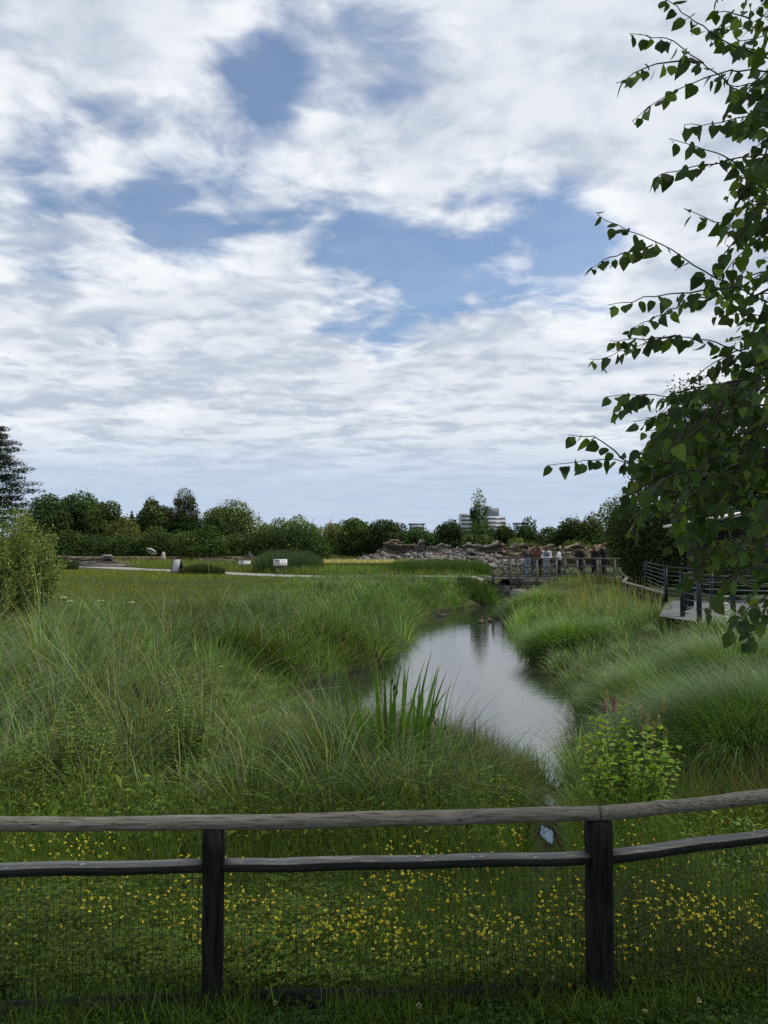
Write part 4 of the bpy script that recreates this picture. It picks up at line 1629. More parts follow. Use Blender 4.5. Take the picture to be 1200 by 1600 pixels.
def conifer():
    d = 88
    x0 = wx(-8, d)
    zb = hz(x0, d)
    H = P(0, 668, d)[2] - zb
    t = thing('conifer_tree', 'tall dark conifer at the left edge, highest of the trees', 'tree', (x0, d, zb))
    m = MB()
    m.tube([(x0, d, zb - .3), (x0, d, zb + H * .6), (x0, d, zb + H * .97)], [.38, .22, .04], 8)
    lb = []
    for k in range(15):
        f = .2 + .78 * (k / 14)
        nb_ = 7 if k < 12 else 5
        L = 5.0 * (1 - f) ** .62 + .5
        if k % 3 == 1:
            L *= .75
        for q in range(nb_):
            a = 2 * math.pi * (q + RNG.uniform(-.3, .3)) / nb_ + k
            l_ = L * RNG.uniform(.75, 1.1)
            z = zb + H * f
            e = np.array([x0 + math.cos(a) * l_, d + math.sin(a) * l_, z + l_ * .12])
            m.tube([(x0, d, z - l_ * .1), (x0 + math.cos(a) * l_ * .6, d + math.sin(a) * l_ * .6, z - .05 * l_), e], [.08, .05, .02], 5)
            for j in (.5, .8, 1.0):
                lb.append([x0 + math.cos(a) * l_ * j, d + math.sin(a) * l_ * j, z + l_ * (.12 * j - .02) + .1, .55 + .15 * l_, .55 + .15 * l_, .33])
    m.build('trunk', M['bark'], t)
    V, F, cc = crown_leaves(lb, 15000, .34, (.014, .026, .017), .28, shell=(.2, 1.1))
    mesh_np('crown', V, F, None, M['leaf'], cc, t)


conifer()
tree('big dark rounded tree beside the conifer, left of the three merged crowns', 78, 771, 84, 92, 9000, .26, DK, crown_base=.05)
tree('big dark rounded tree, middle and highest of the three merged crowns', 128, 767, 87, 92, 9000, .26, (.046, .072, .028), crown_base=.05)
tree('dark tree sloping down to the right, last of the three merged crowns', 170, 781, 83, 70, 7000, .26, (.046, .074, .027), crown_base=.03)
tree('lighter yellowish shrubby tree on the slope right of the merged crowns', 198, 806, 80, 62, 5000, .22, OL, crown_base=.0, nl=12)
tree('narrow dark little fir on the skyline left of the small round tree', 206, 799, 95, 9, 900, .25, (.02, .035, .02), crown_base=.1, nl=8, name='conifer_tree')
tree('small dense dark round tree with a flat left side', 237, 777, 90, 46, 5500, .25, (.034, .056, .024), crown_base=.05)
tree('low dark tree filling the gap left of the airy tall tree', 258, 789, 91, 56, 5000, .25, DK, crown_base=.05, nl=10)
tree('airy tall tree with an open branching top', 289, 762, 86, 62, 4800, .19, (.036, .052, .025), crown_base=.30, nl=26, dens=(.16, .30), shell=(.35, 1.1))
tree('dark dense undergrowth tree beneath the airy tall tree', 288, 803, 85.5, 74, 7000, .24, (.026, .042, .018), crown_base=0, nl=10, name='undergrowth_tree')
tree('wide pale rounded willow like tree right of the airy tall tree', 364, 779, 90, 96, 9500, .24, (.072, .105, .045), crown_base=.05, nl=22)
tree('dark shrub tree in front of the wide pale rounded tree', 338, 805, 86, 52, 4200, .22, DK, crown_base=0, nl=10)
tree('dark shrub in the dip between the airy tree and the clipped hedge', 245, 822, 80, 70, 4500, .2, MD, crown_base=0, nl=10, name='shrub', cat='shrub')
tree('green shrub in the dip above the parasol', 200, 822, 78, 74, 4500, .2, MD, crown_base=0, nl=10, name='shrub', cat='shrub')

bush_row('long dark clipped hedge above the low drystone wall on the left', [(wx(-40, 75), 75), (wx(80, 75), 75), (wx(180, 75), 75), (wx(292, 74), 74)], [2.3, 2.2, 2.15, 2.2], 2.2, 15000, .16, (.038, .064, .024))
bush_row('bulging rounded hedge section behind the slanted panels', [(wx(285, 72), 72), (wx(318, 72), 72), (wx(350, 72), 72)], [2.2, 2.75, 2.3], 2.4, 7000, .15, (.048, .08, .026))
bush_row('hedge with a brighter top behind the reed bed', [(wx(345, 74), 74), (wx(420, 73), 73), (wx(500, 72), 72)], [2.3, 2.5, 2.7], 2.4, 10000, .16, (.045, .075, .026))
bush_row('olive shrubs along the skyline behind the hedge', [(wx(395, 90), 90), (wx(450, 90), 90), (wx(540, 90), 90)], [3.2, 3.8, 3.6], 3, 9000, .2, (.078, .11, .036), name='shrub_row', cat='shrubs')
tree('rounded green bush rising above the hedge at the left end of the rocks', 552, 811, 78, 64, 6000, .19, MD, name='bush', cat='bush', crown_base=0)
tree('large dark bush just above the left half of the rock face', 602, 811, 76, 84, 8000, .19, (.03, .052, .02), name='bush', cat='bush', crown_base=0)
tree('low dark bush above the middle of the rock face', 655, 823, 74, 66, 5500, .18, DK, name='bush', cat='bush', crown_base=0)
tree('dark bush left of the slender skyline tree', 704, 811, 74, 60, 5200, .18, (.03, .046, .022), name='bush', cat='bush', crown_base=0, shell=(.4, 1.1))
tree('slender upright young tree standing before the tower block', 748, 764, 72, 42, 2100, .19, (.056, .08, .036), crown_base=.12, nl=34, dens=(.13, .26), shell=(.2, 1.15), aspect=.45, name='slender_tree')
tree('dark green bush below the slender skyline tree', 752, 816, 70, 70, 5500, .17, DK, name='bush', cat='bush', crown_base=0)
tree('dark bush below the tower block right side', 788, 818, 70, 52, 4500, .17, (.026, .048, .018), name='bush', cat='bush', crown_base=0)
tree('leafy dark bush with a pointed top above the people', 826, 808, 69, 46, 4600, .19, (.03, .055, .02), name='bush', cat='bush', crown_base=0)
tree('low bush behind the group of people on the bridge', 860, 822, 68, 60, 4600, .17, DK, name='bush', cat='bush', crown_base=0)
tree('bush with a ragged top behind the person in the hat', 895, 807, 66, 60, 5200, .17, (.035, .06, .022), name='bush', cat='bush', crown_base=0, shell=(.4, 1.12))
tree('taller bush behind the two people in black', 926, 800, 64, 56, 4800, .17, MD, name='bush', cat='bush', crown_base=0, shell=(.4, 1.12))
bush_row('continuous dark thicket behind the rock face', [(wx(530, 82), 82), (wx(700, 82), 82), (wx(860, 78), 78), (wx(1000, 72), 72)], [3.0, 2.6, 2.6, 3.0], 3, 12000, .2, DK, name='thicket', cat='shrubs')
bush_row('pale scrub along the top of the brown rocks', [(wx(800, 62), 62), (wx(860, 61), 61), (wx(930, 60), 60)], [1.75, 1.7, 1.7], 1.4, 4200, .12, (.07, .10, .035), name='scrub', cat='shrubs', per=.8)

# right hand trees
tree('spreading green tree behind the tallest person at the bridge end', 975, 766, 47, 76, 9500, .13, (.056, .09, .03), crown_base=.0, nl=20, shell=(.4, 1.12))
tree('tall fine leaved dark tree rising behind the birch branches', 1088, 586, 46, 225, 30000, .13, (.034, .052, .022), crown_base=.1, nl=34, dens=(.22, .40), shell=(.3, 1.1))
tree('dark lower tree between the tall fine leaved tree and the kiosk', 1170, 690, 42, 150, 12000, .13, (.024, .04, .016), crown_base=.0, nl=20)
tree('dark shrub standing before the kiosk wall under its pale roof', 1140, 842, 25.2, 130, 9000, .085, (.03, .05, .019), name='shrub', cat='shrub', crown_base=0, nl=18)
bush_row('dark shrubbery behind the cable railings', [(wx(985, 37), 37), (wx(1040, 34), 34.5), (wx(1110, 32), 33.5), (wx(1260, 30), 33)], [3.6, 3.5, 3.4, 3.6], 2.6, 17000, .11, (.026, .042, .018), name='shrubbery', cat='shrubs', per=1.0)
tree('dark green bush touching the right end of the bridge railing', 984, 826, 43.5, 48, 5500, .10, (.03, .05, .018), name='bush', cat='bush', crown_base=0, nl=12)


def willow():
    d = 21
    cx, cz = wx(8, d), P(0, 960, d)[2]
    zb = hz(cx, d)
    t = thing('willow_bush', 'pale feathery willow bush at the left edge of the meadow', 'bush', (cx, d, zb))
    m = MB()
    lb = []
    CL, LV, LF = [], [], []
    tips = []
    for k in range(150):
        a = RNG.uniform(0, 6.28)
        rr = RNG.uniform(0, 1) ** .6
        hgt = (P(0, 775, d)[2] - zb) * RNG.uniform(.35, 1.0) * (1 - .40 * rr ** 2)
        bx = np.array([cx, d, zb])
        e = np.array([cx + math.cos(a) * rr * 1.6, d + math.sin(a) * rr * 1.6, zb + hgt])
        mid = (bx + e) / 2 + np.array([math.cos(a) * .25, math.sin(a) * .25, 0])
        m.tube([bx, mid, e], [.02, .012, .003], 5)
        tips.append((mid, e))
    m.build('stem', M['bark'], t)
    C, N = [], []
    for (a, e) in tips:
        n = 150
        u_ = RNG.uniform(0, 1, n)[:, None]
        q = a + (e - a) * u_ + RNG.normal(0, .075, (n, 3))
        C.append(q)
    C = np.concatenate(C)
    C = C[C[:, 2] > zb]
    N = RNG.normal(size=C.shape)
    N[:, 2] += .5
    N /= np.linalg.norm(N, axis=1)[:, None]
    V, F = leaf_quads(C, N, .10 * np.exp(RNG.normal(0, .2, len(C))), .32)
    mesh_np('foliage', V, F, None, M['leaf'], np.repeat(vary((.150, .200, .075), len(C), .25), 4, 0), t)


willow()

# ------------------------------------------------------------------ grasses
def on_walk(x, y):
    q = np.zeros(np.shape(x), bool)
    n = len(WALK)
    for i in range(n):
        a, c = WALK[i], WALK[(i + 1) % n]
        cond = ((a[1] > y) != (c[1] > y))
        q ^= cond & (x < a[0] + (y - a[1]) / (c[1] - a[1] + 1e-12) * (c[0] - a[0]))
    return q


PATH = np.array([(7.0, 41.2), (4.5, 42.0), (1.0, 42.2), (-3, 41.6), (-6, 43), (-9, 45.5), (-12, 48.5), (-17, 52.5), (-21, 57), (-26, 60)])
PATH2 = np.array([(11.6, 41.2), (13.5, 40.5), (15.5, 37), (15.8, 30), (14, 24)])


def off_path(x, y, w=1.05):
    ok = ~on_walk(x, y)
    for PP in (PATH, PATH2):
        for a, c in zip(PP[:-1], PP[1:]):
            e = c - a
            t = np.clip(((x - a[0]) * e[0] + (y - a[1]) * e[1]) / (e @ e), 0, 1)
            ok &= np.hypot(x - a[0] - t * e[0], y - a[1] - t * e[1]) > w
    return ok


U = lambda a, c, n: RNG.uniform(a, c, n)

gap = lambda x, y: (np.abs(x / y - .211) < .025) & (y > 4.3) & (y < 9.5)

# mown turf in front of the fence
B = scatter(26000, 2.35, 3.25, None, .68, 2.0)
n = len(B)
grass('mown_grass', B, U(.03, .085, n), U(0, .5, n), U(.5, 1.5, n), U(0, 6.28, n), U(.002, .0042, n), vary((.055, .10, .018), n, .3), 3, 'short dark green grass in front of the fence')


def trefoil_leaves(name, B, size, col, label, hz_=(.01, .06)):
    """low clover-like leaves: three leaflets on each stalk"""
    n = len(B)
    C = B + np.column_stack([np.zeros(n), np.zeros(n), U(*hz_, n)])
    Cs = []
    a0 = U(0, 6.28, n)
    for k in range(3):
        a = a0 + k * 2.1
        Cs.append(C + np.column_stack([np.cos(a), np.sin(a), U(-.2, .2, n)]) * size * .55)
    Cs = np.concatenate(Cs)
    N = RNG.normal(size=Cs.shape) * .35
    N[:, 2] += 1
    N /= np.linalg.norm(N, axis=1)[:, None]
    V, F = leaf_quads(Cs, N, size * np.exp(RNG.normal(0, .2, len(Cs))), .8, .1, 0)
    o = mesh_np(name, V, F, None, M['grass'], np.repeat(vary(np.tile(np.asarray(col), (len(Cs), 1)) if np.ndim(col) == 1 else np.tile(col, (3, 1)), len(Cs), .22), 4, 0))
    return tag(o, label, 'ground cover', kind='stuff')


B = np.column_stack([U(-2.1, 2.3, 9000), U(2.74, 3.0, 9000)])
B[:, 1] += np.interp(B[:, 0], [-2.1, -.64, .82, 2.3], [-.02, .0, .06, .46])
B = B[vnoise(B[:, 0], B[:, 1], 7, 15) + U(-.5, .5, len(B)) > -.25]
B = np.column_stack([B, height(B[:, 0], B[:, 1])])
n = len(B)
grass('unmown_grass', B, U(.05, .17, n), U(0, .45, n), U(.4, 1.7, n), U(0, 6.28, n), U(.002, .0045, n), vary((.065, .11, .02), n, .3), 3, 'longer unmown grass along the foot of the fence')
B = scatter(8000, 2.35, 3.1, None, .68, 2.0)
trefoil_leaves('clover_leaves', B, .014, (.036, .075, .018), 'clover leaves growing through the short grass before the fence', (.015, .06))

# flowery bank behind the fence
nearmask = lambda x, y: (pond_dist(x, y) > .25) & ~gap(x, y)
B = scatter(50000, 3.02, 5.6, nearmask, .64, 1.6)
n = len(B)
k_ = vnoise(B[:, 0], B[:, 1], 2.2, 3)
B[:, 2] += np.clip(.05 * vnoise(B[:, 0], B[:, 1], 5.0, 13) + .03 * vnoise(B[:, 0], B[:, 1], 14.0, 14), -.02, .12)
trefoil_leaves('trefoil_leaves', B, .0125, np.array((.066, .102, .017)) * np.exp(.55 * k_)[:, None], 'low leafy bird\'s-foot trefoil covering the bank behind the fence', (.01, .13))
B = scatter(60000, 3.05, 8.8, nearmask, .64, 1.4)
n = len(B)
hh = (1 - .8 * ((np.abs(B[:, 0] / B[:, 1] - .208) < .022) & (B[:, 1] > 4.6))) * np.interp(B[:, 1], [3, 4.0, 4.8, 6.5, 8.8], [.12, .21, .46, .58, .6]) * np.exp(.3 * vnoise(B[:, 0], B[:, 1], 1.7, 5))
grass('meadow_grass', B, hh * U(.5, 1.2, n), U(0, .35, n), U(.2, 1.5, n), U(0, 6.28, n), U(.002, .005, n) * np.interp(B[:, 1], [3, 8], [.8, 1.3]), vary(np.array((.070, .115, .026)) * np.exp(.35 * vnoise(B[:, 0], B[:, 1], 1.2, 7))[:, None], n, .36), 3, 'loose meadow grass on the bank behind the fence')


def flowers():
    cl = scatter(240, 3.2, 4.75, nearmask, .6, 1.5)
    keep = vnoise(cl[:, 0], cl[:, 1], 2.0, 11) + U(-.6, .6, len(cl)) + .25 * (cl[:, 0] > -.3) > 0.22
    cl = cl[keep]
    pts = []
    for c in cl:
        k = RNG.integers(3, 26)
        q = np.array(c) + np.column_stack([RNG.normal(0, .10, k), RNG.normal(0, .12, k), np.zeros(k)])
        pts.append(q)
    extra = scatter(190, 3.1, 7.5, nearmask, .6, 1.4)
    pts.append(extra)
    Q = np.concatenate(pts)
    Q[:, 2] = height(Q[:, 0], Q[:, 1]) + np.interp(Q[:, 1], [3, 4.2, 5.2, 8], [.09, .17, .36, .55]) * U(.7, 1.2, len(Q))
    C, N = [], []
    for k in range(5):
        a = U(0, 6.28, len(Q))
        C.append(Q + np.column_stack([np.cos(a) * .0048, np.sin(a) * .0048, U(-.003, .004, len(Q))]))
    C = np.concatenate(C)
    N = RNG.normal(size=C.shape) * .7
    N[:, 2] += .8
    N[:, 1] -= .5
    N /= np.linalg.norm(N, axis=1)[:, None]
    V, F = leaf_quads(C, N,   .0092, .9, .3, 0)
    col = vary((.76, .63, .085), len(C), .14, .05)
    org = np.tile(RNG.uniform(0, 1, len(Q)) < .05, 5)
    col[org] *= np.array([1.0, .65, .6])
    o = mesh_np('trefoil_flowers', V, F, None, M['petal'], np.repeat(col, 4, 0))
    tag(o, 'yellow trefoil flowers scattered over the bank behind the fence', 'flowers', kind='stuff')
    b_ = Q.copy()
    b_[:, 2] = height(Q[:, 0], Q[:, 1])
    n = len(Q)
    grass('flower_stalks', b_, Q[:, 2] - b_[:, 2], np.zeros(n), U(0, .1, n), U(0, 6.28, n), np.full(n, .0016), vary((.05, .09, .02), n), 2, 'thin stalks of the yellow trefoil flowers')


flowers()


# white clover heads, each one a flower of its own
def clover():
    proto = None
    spots = [(310, 1552), (318, 1535), (324, 1578), (562, 1562), (768, 1538), (866, 1545), (874, 1560), (1024, 1508), (1052, 1523), (1160, 1487), (1195, 1503), (1092, 1575), (702, 1541), (655, 1588), (1008, 1590), (430, 1574)]
    m = MB()
    m.ball((0, 0, .045), (.0075, .0075, .0065), 8, 6)
    a = np.linspace(0, 6.28, 9)[:-1]
    head = m
    for q, (px, py) in enumerate(spots):
        g = ground_at(px, py + 14)
        h = RNG.uniform(.9, 1.5)
        t = thing('clover_flower', 'small round white clover flower in the short grass before the fence', 'flower', g, 'white clover flowers', RNG.uniform(0, 6))
        if proto is None:
            n = 40
            d = RNG.normal(size=(n, 3))
            d /= np.linalg.norm(d, axis=1)[:, None]
            C = d * np.array([.0065, .0065, .006]) + np.array([0, 0, .045])
            V, F = leaf_quads(C, np.cross(d, RNG.normal(size=(n, 3))) / 1.0, .006, .5, .1, 0)
            h1 = mesh_np('flower_head', V, F, None, M['petal'], np.repeat(vary((.62, .60, .52), n, .12, .03), 4, 0))
            h1.parent = t
            m = MB()
            m.tube([(0, 0, -.01), (.002, .001, .02), (0, 0, .042)], .0008, 5)
            s1 = m.build('stalk', plain('green_stalk', (.05, .09, .02), .7, bump=0))
            s1.parent = t
            proto = (h1, s1)
        else:
            for o in proto:
                c = o.copy()
                COL.objects.link(c)
                c.parent = t
        t.scale = (h, h, h)


clover()


def clumps(name, label, centres, nblade, rad, length, th1, width, col, wind=0.0, wstr=0.4, seg=5, straw=.05, th0=.12, cvar=.30, lv=.24):
    """many leaning tufts; every tuft has its own size, lean and tint"""
    nc = len(centres)
    L_c = np.exp(RNG.normal(0, lv, nc))
    tint = np.exp(RNG.normal(0, cvar, (nc, 1))) * np.concatenate([1 + RNG.normal(0, .10, (nc, 1)), np.ones((nc, 1)), 1 + RNG.normal(0, .14, (nc, 1))], 1)
    nb_ = np.broadcast_to(nblade, (nc,)).astype(int)
    idx = np.repeat(np.arange(nc), nb_)
    n = len(idx)
    radv = np.broadcast_to(rad, (nc,))[idx]
    a = U(0, 6.28, n)
    r = np.sqrt(U(0, 1, n))
    base = centres[idx].copy()
    base[:, 0] += np.cos(a) * r * radv
    base[:, 1] += np.sin(a) * r * radv
    base[:, 2] = height(base[:, 0], base[:, 1]) - .02
    lenv = np.broadcast_to(length, (nc,))[idx] * L_c[idx] * U(.55, 1.15, n)
    wd = wind[idx] if np.ndim(wind) else np.full(n, wind)
    vx = np.cos(a) * (.25 + r) * (1 - wstr) + np.cos(wd) * wstr + RNG.normal(0, .18, n)
    vy = np.sin(a) * (.25 + r) * (1 - wstr) + np.sin(wd) * wstr + RNG.normal(0, .18, n)
    az = np.arctan2(vy, vx)
    mag = np.clip(np.hypot(vx, vy), .15, 1.25)
    t1 = np.broadcast_to(th1, (nc,))[idx] * (.42 + .58 * mag) * U(.65, 1.2, n)
    colv = np.asarray(col) if np.ndim(col) == 2 else np.tile(np.asarray(col, float), (nc, 1))
    c = vary((colv * tint)[idx], n, .32, .09)
    pl = RNG.uniform(0, 1, n) < .10
    c[pl] = c[pl] * 1.35 + .015
    st = RNG.uniform(0, 1, n) < straw
    c[st] = np.array((.22, .19, .095)) * np.exp(RNG.normal(0, .2, (st.sum(), 1)))
    wv_ = np.broadcast_to(width, (nc,))[idx] * U(.7, 1.3, n)
    return grass(name, base, lenv, U(0, th0, n) + .32 * r * mag, t1, az, wv_, c, seg, label, mat=M['sedge'])


# sedge marsh on the left
mk = lambda x, y: (pond_dist(x, y) > .05) & (x < 0.6 + .05 * (y - 8)) & ~((y < 8.6) & (RNG.uniform(0, 1, x.shape) < .5))
C = scatter(1500, 5.5, 23.5, mk, .64, 1.25)
pn = vnoise(C[:, 0], C[:, 1], .55, 21)
q = vnoise(C[:, 0], C[:, 1], .9, 22)
colL = np.array((.072, .110, .038)) * np.exp(.46 * pn)[:, None] * np.stack([1 - .05 * q, np.ones(len(q)), 1 + .30 * np.clip(q, -1, 1)], 1)
wd = 0.3 + 1.2 * vnoise(C[:, 0], C[:, 1], .35, 23)
cove = sstep(C[:, 0] / C[:, 1], -.29, -.19) * sstep(C[:, 1], 7.1, 8.6) * (C[:, 1] < 16)
lenC = np.interp(C[:, 1], [5.5, 7, 9, 16, 23], [.55, .74, .82, .84, .62]) * np.exp(.20 * vnoise(C[:, 0], C[:, 1], .8, 24)) * (1 - .74 * cove)
clumps('sedge_marsh', 'long arching grey green sedge filling the marsh left of the pond', C, np.interp(C[:, 1], [6, 14, 23], [90, 80, 75]), .10 + .008 * C[:, 1], lenC * 1.12, 2.25, np.interp(C[:, 1], [6, 12, 23], [.0085, .0112, .0155]), colL, wd, .3, lv=.34)

# taller dark growth right behind the fence
C = np.column_stack([U(-.19, .26, 330), U(5.2, 7.5, 330)])
C[:, 0] *= C[:, 1]
C = C[(np.abs(C[:, 0] / C[:, 1] - .211) > .05) & (pond_dist(C[:, 0], C[:, 1]) > .1)]
C = np.column_stack([C, height(C[:, 0], C[:, 1])])
clumps('near_bank_reeds', 'dark mixed reeds and coarse grass on the bank right behind the fence', C, 46, .14, np.interp(C[:, 1], [5.2, 6.2, 7.5], [.42, .62, .72]) * np.exp(.2 * vnoise(C[:, 0], C[:, 1], 1.5, 91)), 1.3, .0078, np.array((.058, .100, .028)) * np.exp(.4 * vnoise(C[:, 0], C[:, 1], 1.8, 92))[:, None], .4, .3)
# broader bright reed grass in patches, leafy weeds and dead stalks between the sedges
mk2 = lambda x, y: (pond_dist(x, y) > .1) & (x < .2 + .05 * (y - 8)) & (vnoise(x, y, 1.1, 81) > .18) & ~((x / y > -.2) & (y > 7.2))
C = scatter(520, 6.6, 18, mk2, .64, 1.3)
clumps('reed_grass', 'brighter broad bladed reed grass in patches through the marsh', C, 26, .2, .95, 1.0, np.interp(C[:, 1], [6, 18], [.013, .017]), (.085, .150, .036), .6, .3)
mk2 = lambda x, y: (pond_dist(x, y) > .2) & (x < 1.2 + (y < 6.4) * 2) & (vnoise(x, y, 1.6, 82) > -.25) & ~gap(x, y)
B = scatter(70000, 4.7, 15, mk2, .64, 1.8)
n = len(B)
B[:, 2] += U(.05, .55, n) * np.interp(B[:, 1], [4.7, 6, 8], [.5, .95, 1.15]) * (1 - .6 * ((B[:, 0] / B[:, 1] > -.2) & (B[:, 1] > 8.5)))
N = RNG.normal(size=(n, 3)) * .7 + np.array([0, -.2, .8])
N /= np.linalg.norm(N, axis=1)[:, None]
V, F = leaf_quads(B, N, .034 * np.exp(RNG.normal(0, .35, n)), .42, .2, .2)
tag(mesh_np('marsh_weeds', V, F, None, M['grass'], np.repeat(vary(np.array((.085, .13, .030)) * np.exp(.4 * vnoise(B[:, 0], B[:, 1], 1.3, 83))[:, None], n, .3), 4, 0)), 'leafy green weeds growing up between the sedges and behind the fence', 'weeds', kind='stuff')
mk2 = lambda x, y: (pond_dist(x, y) > .2) & (x < 1.0) & ~((x / y > -.2) & (y > 8.5))
B = scatter(800, 5.8, 18, mk2, .64, 1.3)
n = len(B)
grass('dead_stalks', B, U(.5, 1.15, n), U(0, .3, n), U(.2, 1.5, n), U(0, 6.28, n), np.interp(B[:, 1], [6, 18], [.0035, .008]), vary((.20, .17, .11), n, .35), 3, 'dead brown stalks and seed heads standing in the marsh')
B = scatter(2600, 15, 21, lambda x, y: (x > 5.2) & (x < 9.0) & ~on_walk(x, y), .62, 1)
B = B[np.abs(B[:, 0] - np.interp(B[:, 1], [15, 16.6, 17.9, 19.6, 21], [9.5, 8.3, 7.2, 6.7, 7.4])) < .55]
n = len(B)
grass('kerb_grass', B, U(.4, .8, n), U(0, .3, n), U(.3, 1.2, n), U(0, 6.28, n), U(.008, .014, n), vary((.10, .155, .04), n, .3), 3, 'tall grass hiding the near edge of the paved walk')

# fresh tussocks along the left bank
mk = lambda x, y: (pond_dist(x, y) > -.12) & (pond_dist(x, y) < 1.9) & (x < 6) & ((x < 1.5) | (y > 22)) & (y > 13.5)
C = scatter(2500, 13, 41.5, mk, .42, .8)
colL = np.array((.085, .150, .042)) * np.exp(.25 * vnoise(C[:, 0], C[:, 1], .6, 31))[:, None]
clumps('pond_edge_sedge', 'bright green tussocks of sedge leaning out over the left bank of the pond', C, 60, .14 + .008 * C[:, 1], np.interp(C[:, 1], [13, 20, 30, 40], [.80, .85, .85, .75]) * (1 - .6 * (C[:, 1] < 16.3) * (C[:, 0] < 1)) * np.exp(.22 * vnoise(C[:, 0], C[:, 1], 1.2, 32)), 1.7, np.interp(C[:, 1], [13, 25, 40], [.010, .014, .020]), colL, -.5, .3)

# sedge humps between the lawn and the pond
mk = lambda x, y: (pond_dist(x, y) > 1.4) & (pond_dist(x, y) < 9) & (x < 5.6) & (x > -5 + .05 * (y - 20)) & (vnoise(x, y, .5, 41) > -.35) & off_path(x, y)
C = scatter(1900, 19, 41, mk, .4, .6)
colL = np.array((.078, .128, .044)) * np.exp(.3 * vnoise(C[:, 0], C[:, 1], .5, 42))[:, None]
clumps('meadow_tussocks', 'soft rounded grass tussocks between the lawn and the pond', C, 46, .2 + .011 * C[:, 1], (.50 * np.interp(C[:, 1], [19, 26, 41], [1.1, .8, .8])) * np.exp(.35 * vnoise(C[:, 0], C[:, 1], .7, 43)), 1.7, np.interp(C[:, 1], [19, 40], [.011, .02]), colL, .3, .35, 3)

# rough lawn
mk = lambda x, y: (pond_dist(x, y) > 2.2) & (x < 6.5) & off_path(x, y)
B = scatter(95000, 20.5, 50, mk, .64, .4)
n = len(B)
k_ = vnoise(B[:, 0], B[:, 1], .45, 51)
k2 = vnoise(B[:, 0], B[:, 1] * 2.4, .5, 52)
colL = np.array((.115, .152, .036)) * np.exp(.2 * k_)[:, None] * np.stack([1 + .16 * np.clip(k2, -1, 1), np.ones(n), np.ones(n)], 1)
brown = sstep(k2 - .3 * k_, .55, 1.0)[:, None] * .45
colL = colL * (1 - brown) + np.array((.15, .135, .065)) * brown
gold = (sstep(B[:, 1], 38, 43) * (B[:, 0] < -8))[:, None] * .3
colL = colL * (1 - gold) + np.array((.21, .205, .03)) * gold
grass('rough_lawn', B, U(.07, .19, n) * np.exp(.35 * k_), U(0, .3, n), U(.2, 1.2, n), U(0, 6.28, n), np.interp(B[:, 1], [20, 50], [.013, .030]), vary(colL, n, .2), 2, 'rough yellow green lawn across the meadow')

# right bank
mk = lambda x, y: (pond_dist(x, y) > -.08) & ~((np.abs(x / y - .211) < .045) & (y < 9.5)) & (x > 1.2 + .06 * y) & off_path(x, y, .15) & (y < 40) & ((x < 8.0 + .055 * (y - 17) + sstep(y, 33, 37) * 3) | (y < 15.5))
C = scatter(2900, 6.8, 40, mk, .62, 1.0)
pn = vnoise(C[:, 0], C[:, 1], .6, 61)
far = sstep(C[:, 1], 20, 30)[:, None]
colL = (np.array((.078, .132, .042)) * (1 - far) + np.array((.115, .155, .046)) * far) * np.exp(.26 * pn)[:, None]
wd = 2.6 + 1.0 * vnoise(C[:, 0], C[:, 1], .4, 63)
clumps('right_bank_grass', 'long arching grass covering the right bank up to the paved walk', C, np.interp(C[:, 1], [6, 14, 40], [80, 62, 50]), .11 + .008 * C[:, 1], np.interp(C[:, 1], [7, 12, 22, 31, 36, 40], [.55, .58, .62, .66, .45, .40]) * np.exp(.22 * pn), np.interp(C[:, 1], [8, 20, 30], [2.1, 1.9, 1.0]), np.interp(C[:, 1], [6, 12, 25, 40], [.0062, .0088, .013, .018]), colL, wd, .35)
# tall seeding grass stems toward the bridge
B = scatter(4600, 21, 36, lambda x, y: mk(x, y) & (x > 5 + .05 * (y - 20)), .45, .8)
n = len(B)
grass('seeding_grass', B, U(.6, 1.1, n) * np.interp(B[:, 1], [28, 36], [1, .6]), U(0, .15, n), U(.1, .7, n), U(0, 6.28, n), U(.010, .018, n), vary((.20, .21, .085), n, .25), 3, 'tall pale seeding grass beside the bridge on the right bank')

# one huge dark drooping tussock on the right
def tussock(label, px, py, d, rad, L, n, col, width, th1=2.0, name='sedge_tussock', wind=2.6):
    c = np.array([wx(px, d), d, 0])
    c[2] = hz(c[0], d)
    t = thing(name, label, 'sedge', c)
    a = U(0, 6.28, n)
    r = np.sqrt(U(0, 1, n))
    base = c + np.column_stack([np.cos(a) * r * rad, np.sin(a) * r * rad, np.zeros(n)])
    base[:, 2] = height(base[:, 0], base[:, 1]) - .02
    az = np.arctan2(np.sin(a) * r + .25 * math.sin(wind) + RNG.normal(0, .2, n), np.cos(a) * r + .25 * math.cos(wind) + RNG.normal(0, .2, n))
    V, F, per, _ = blade_geo(base, L * U(.6, 1.15, n), U(.0, .25, n) + .25 * r, th1 * (.45 + .6 * r) * U(.7, 1.2, n), az, width * U(.7, 1.3, n), 6)
    cc = vary(col, n, .32)
    st = RNG.uniform(0, 1, n) < .03
    cc[st] = (.20, .17, .09)
    mesh_np('blade', V, F, None, M['sedge'], np.repeat(cc, per, 0), t)
    m = MB()
    m.ball(c + np.array([0, 0, .03]), (rad * .9, rad * .9, .10), 10, 6)
    m.build('root_mound', M['bridge_dark'], t, True)
    return t


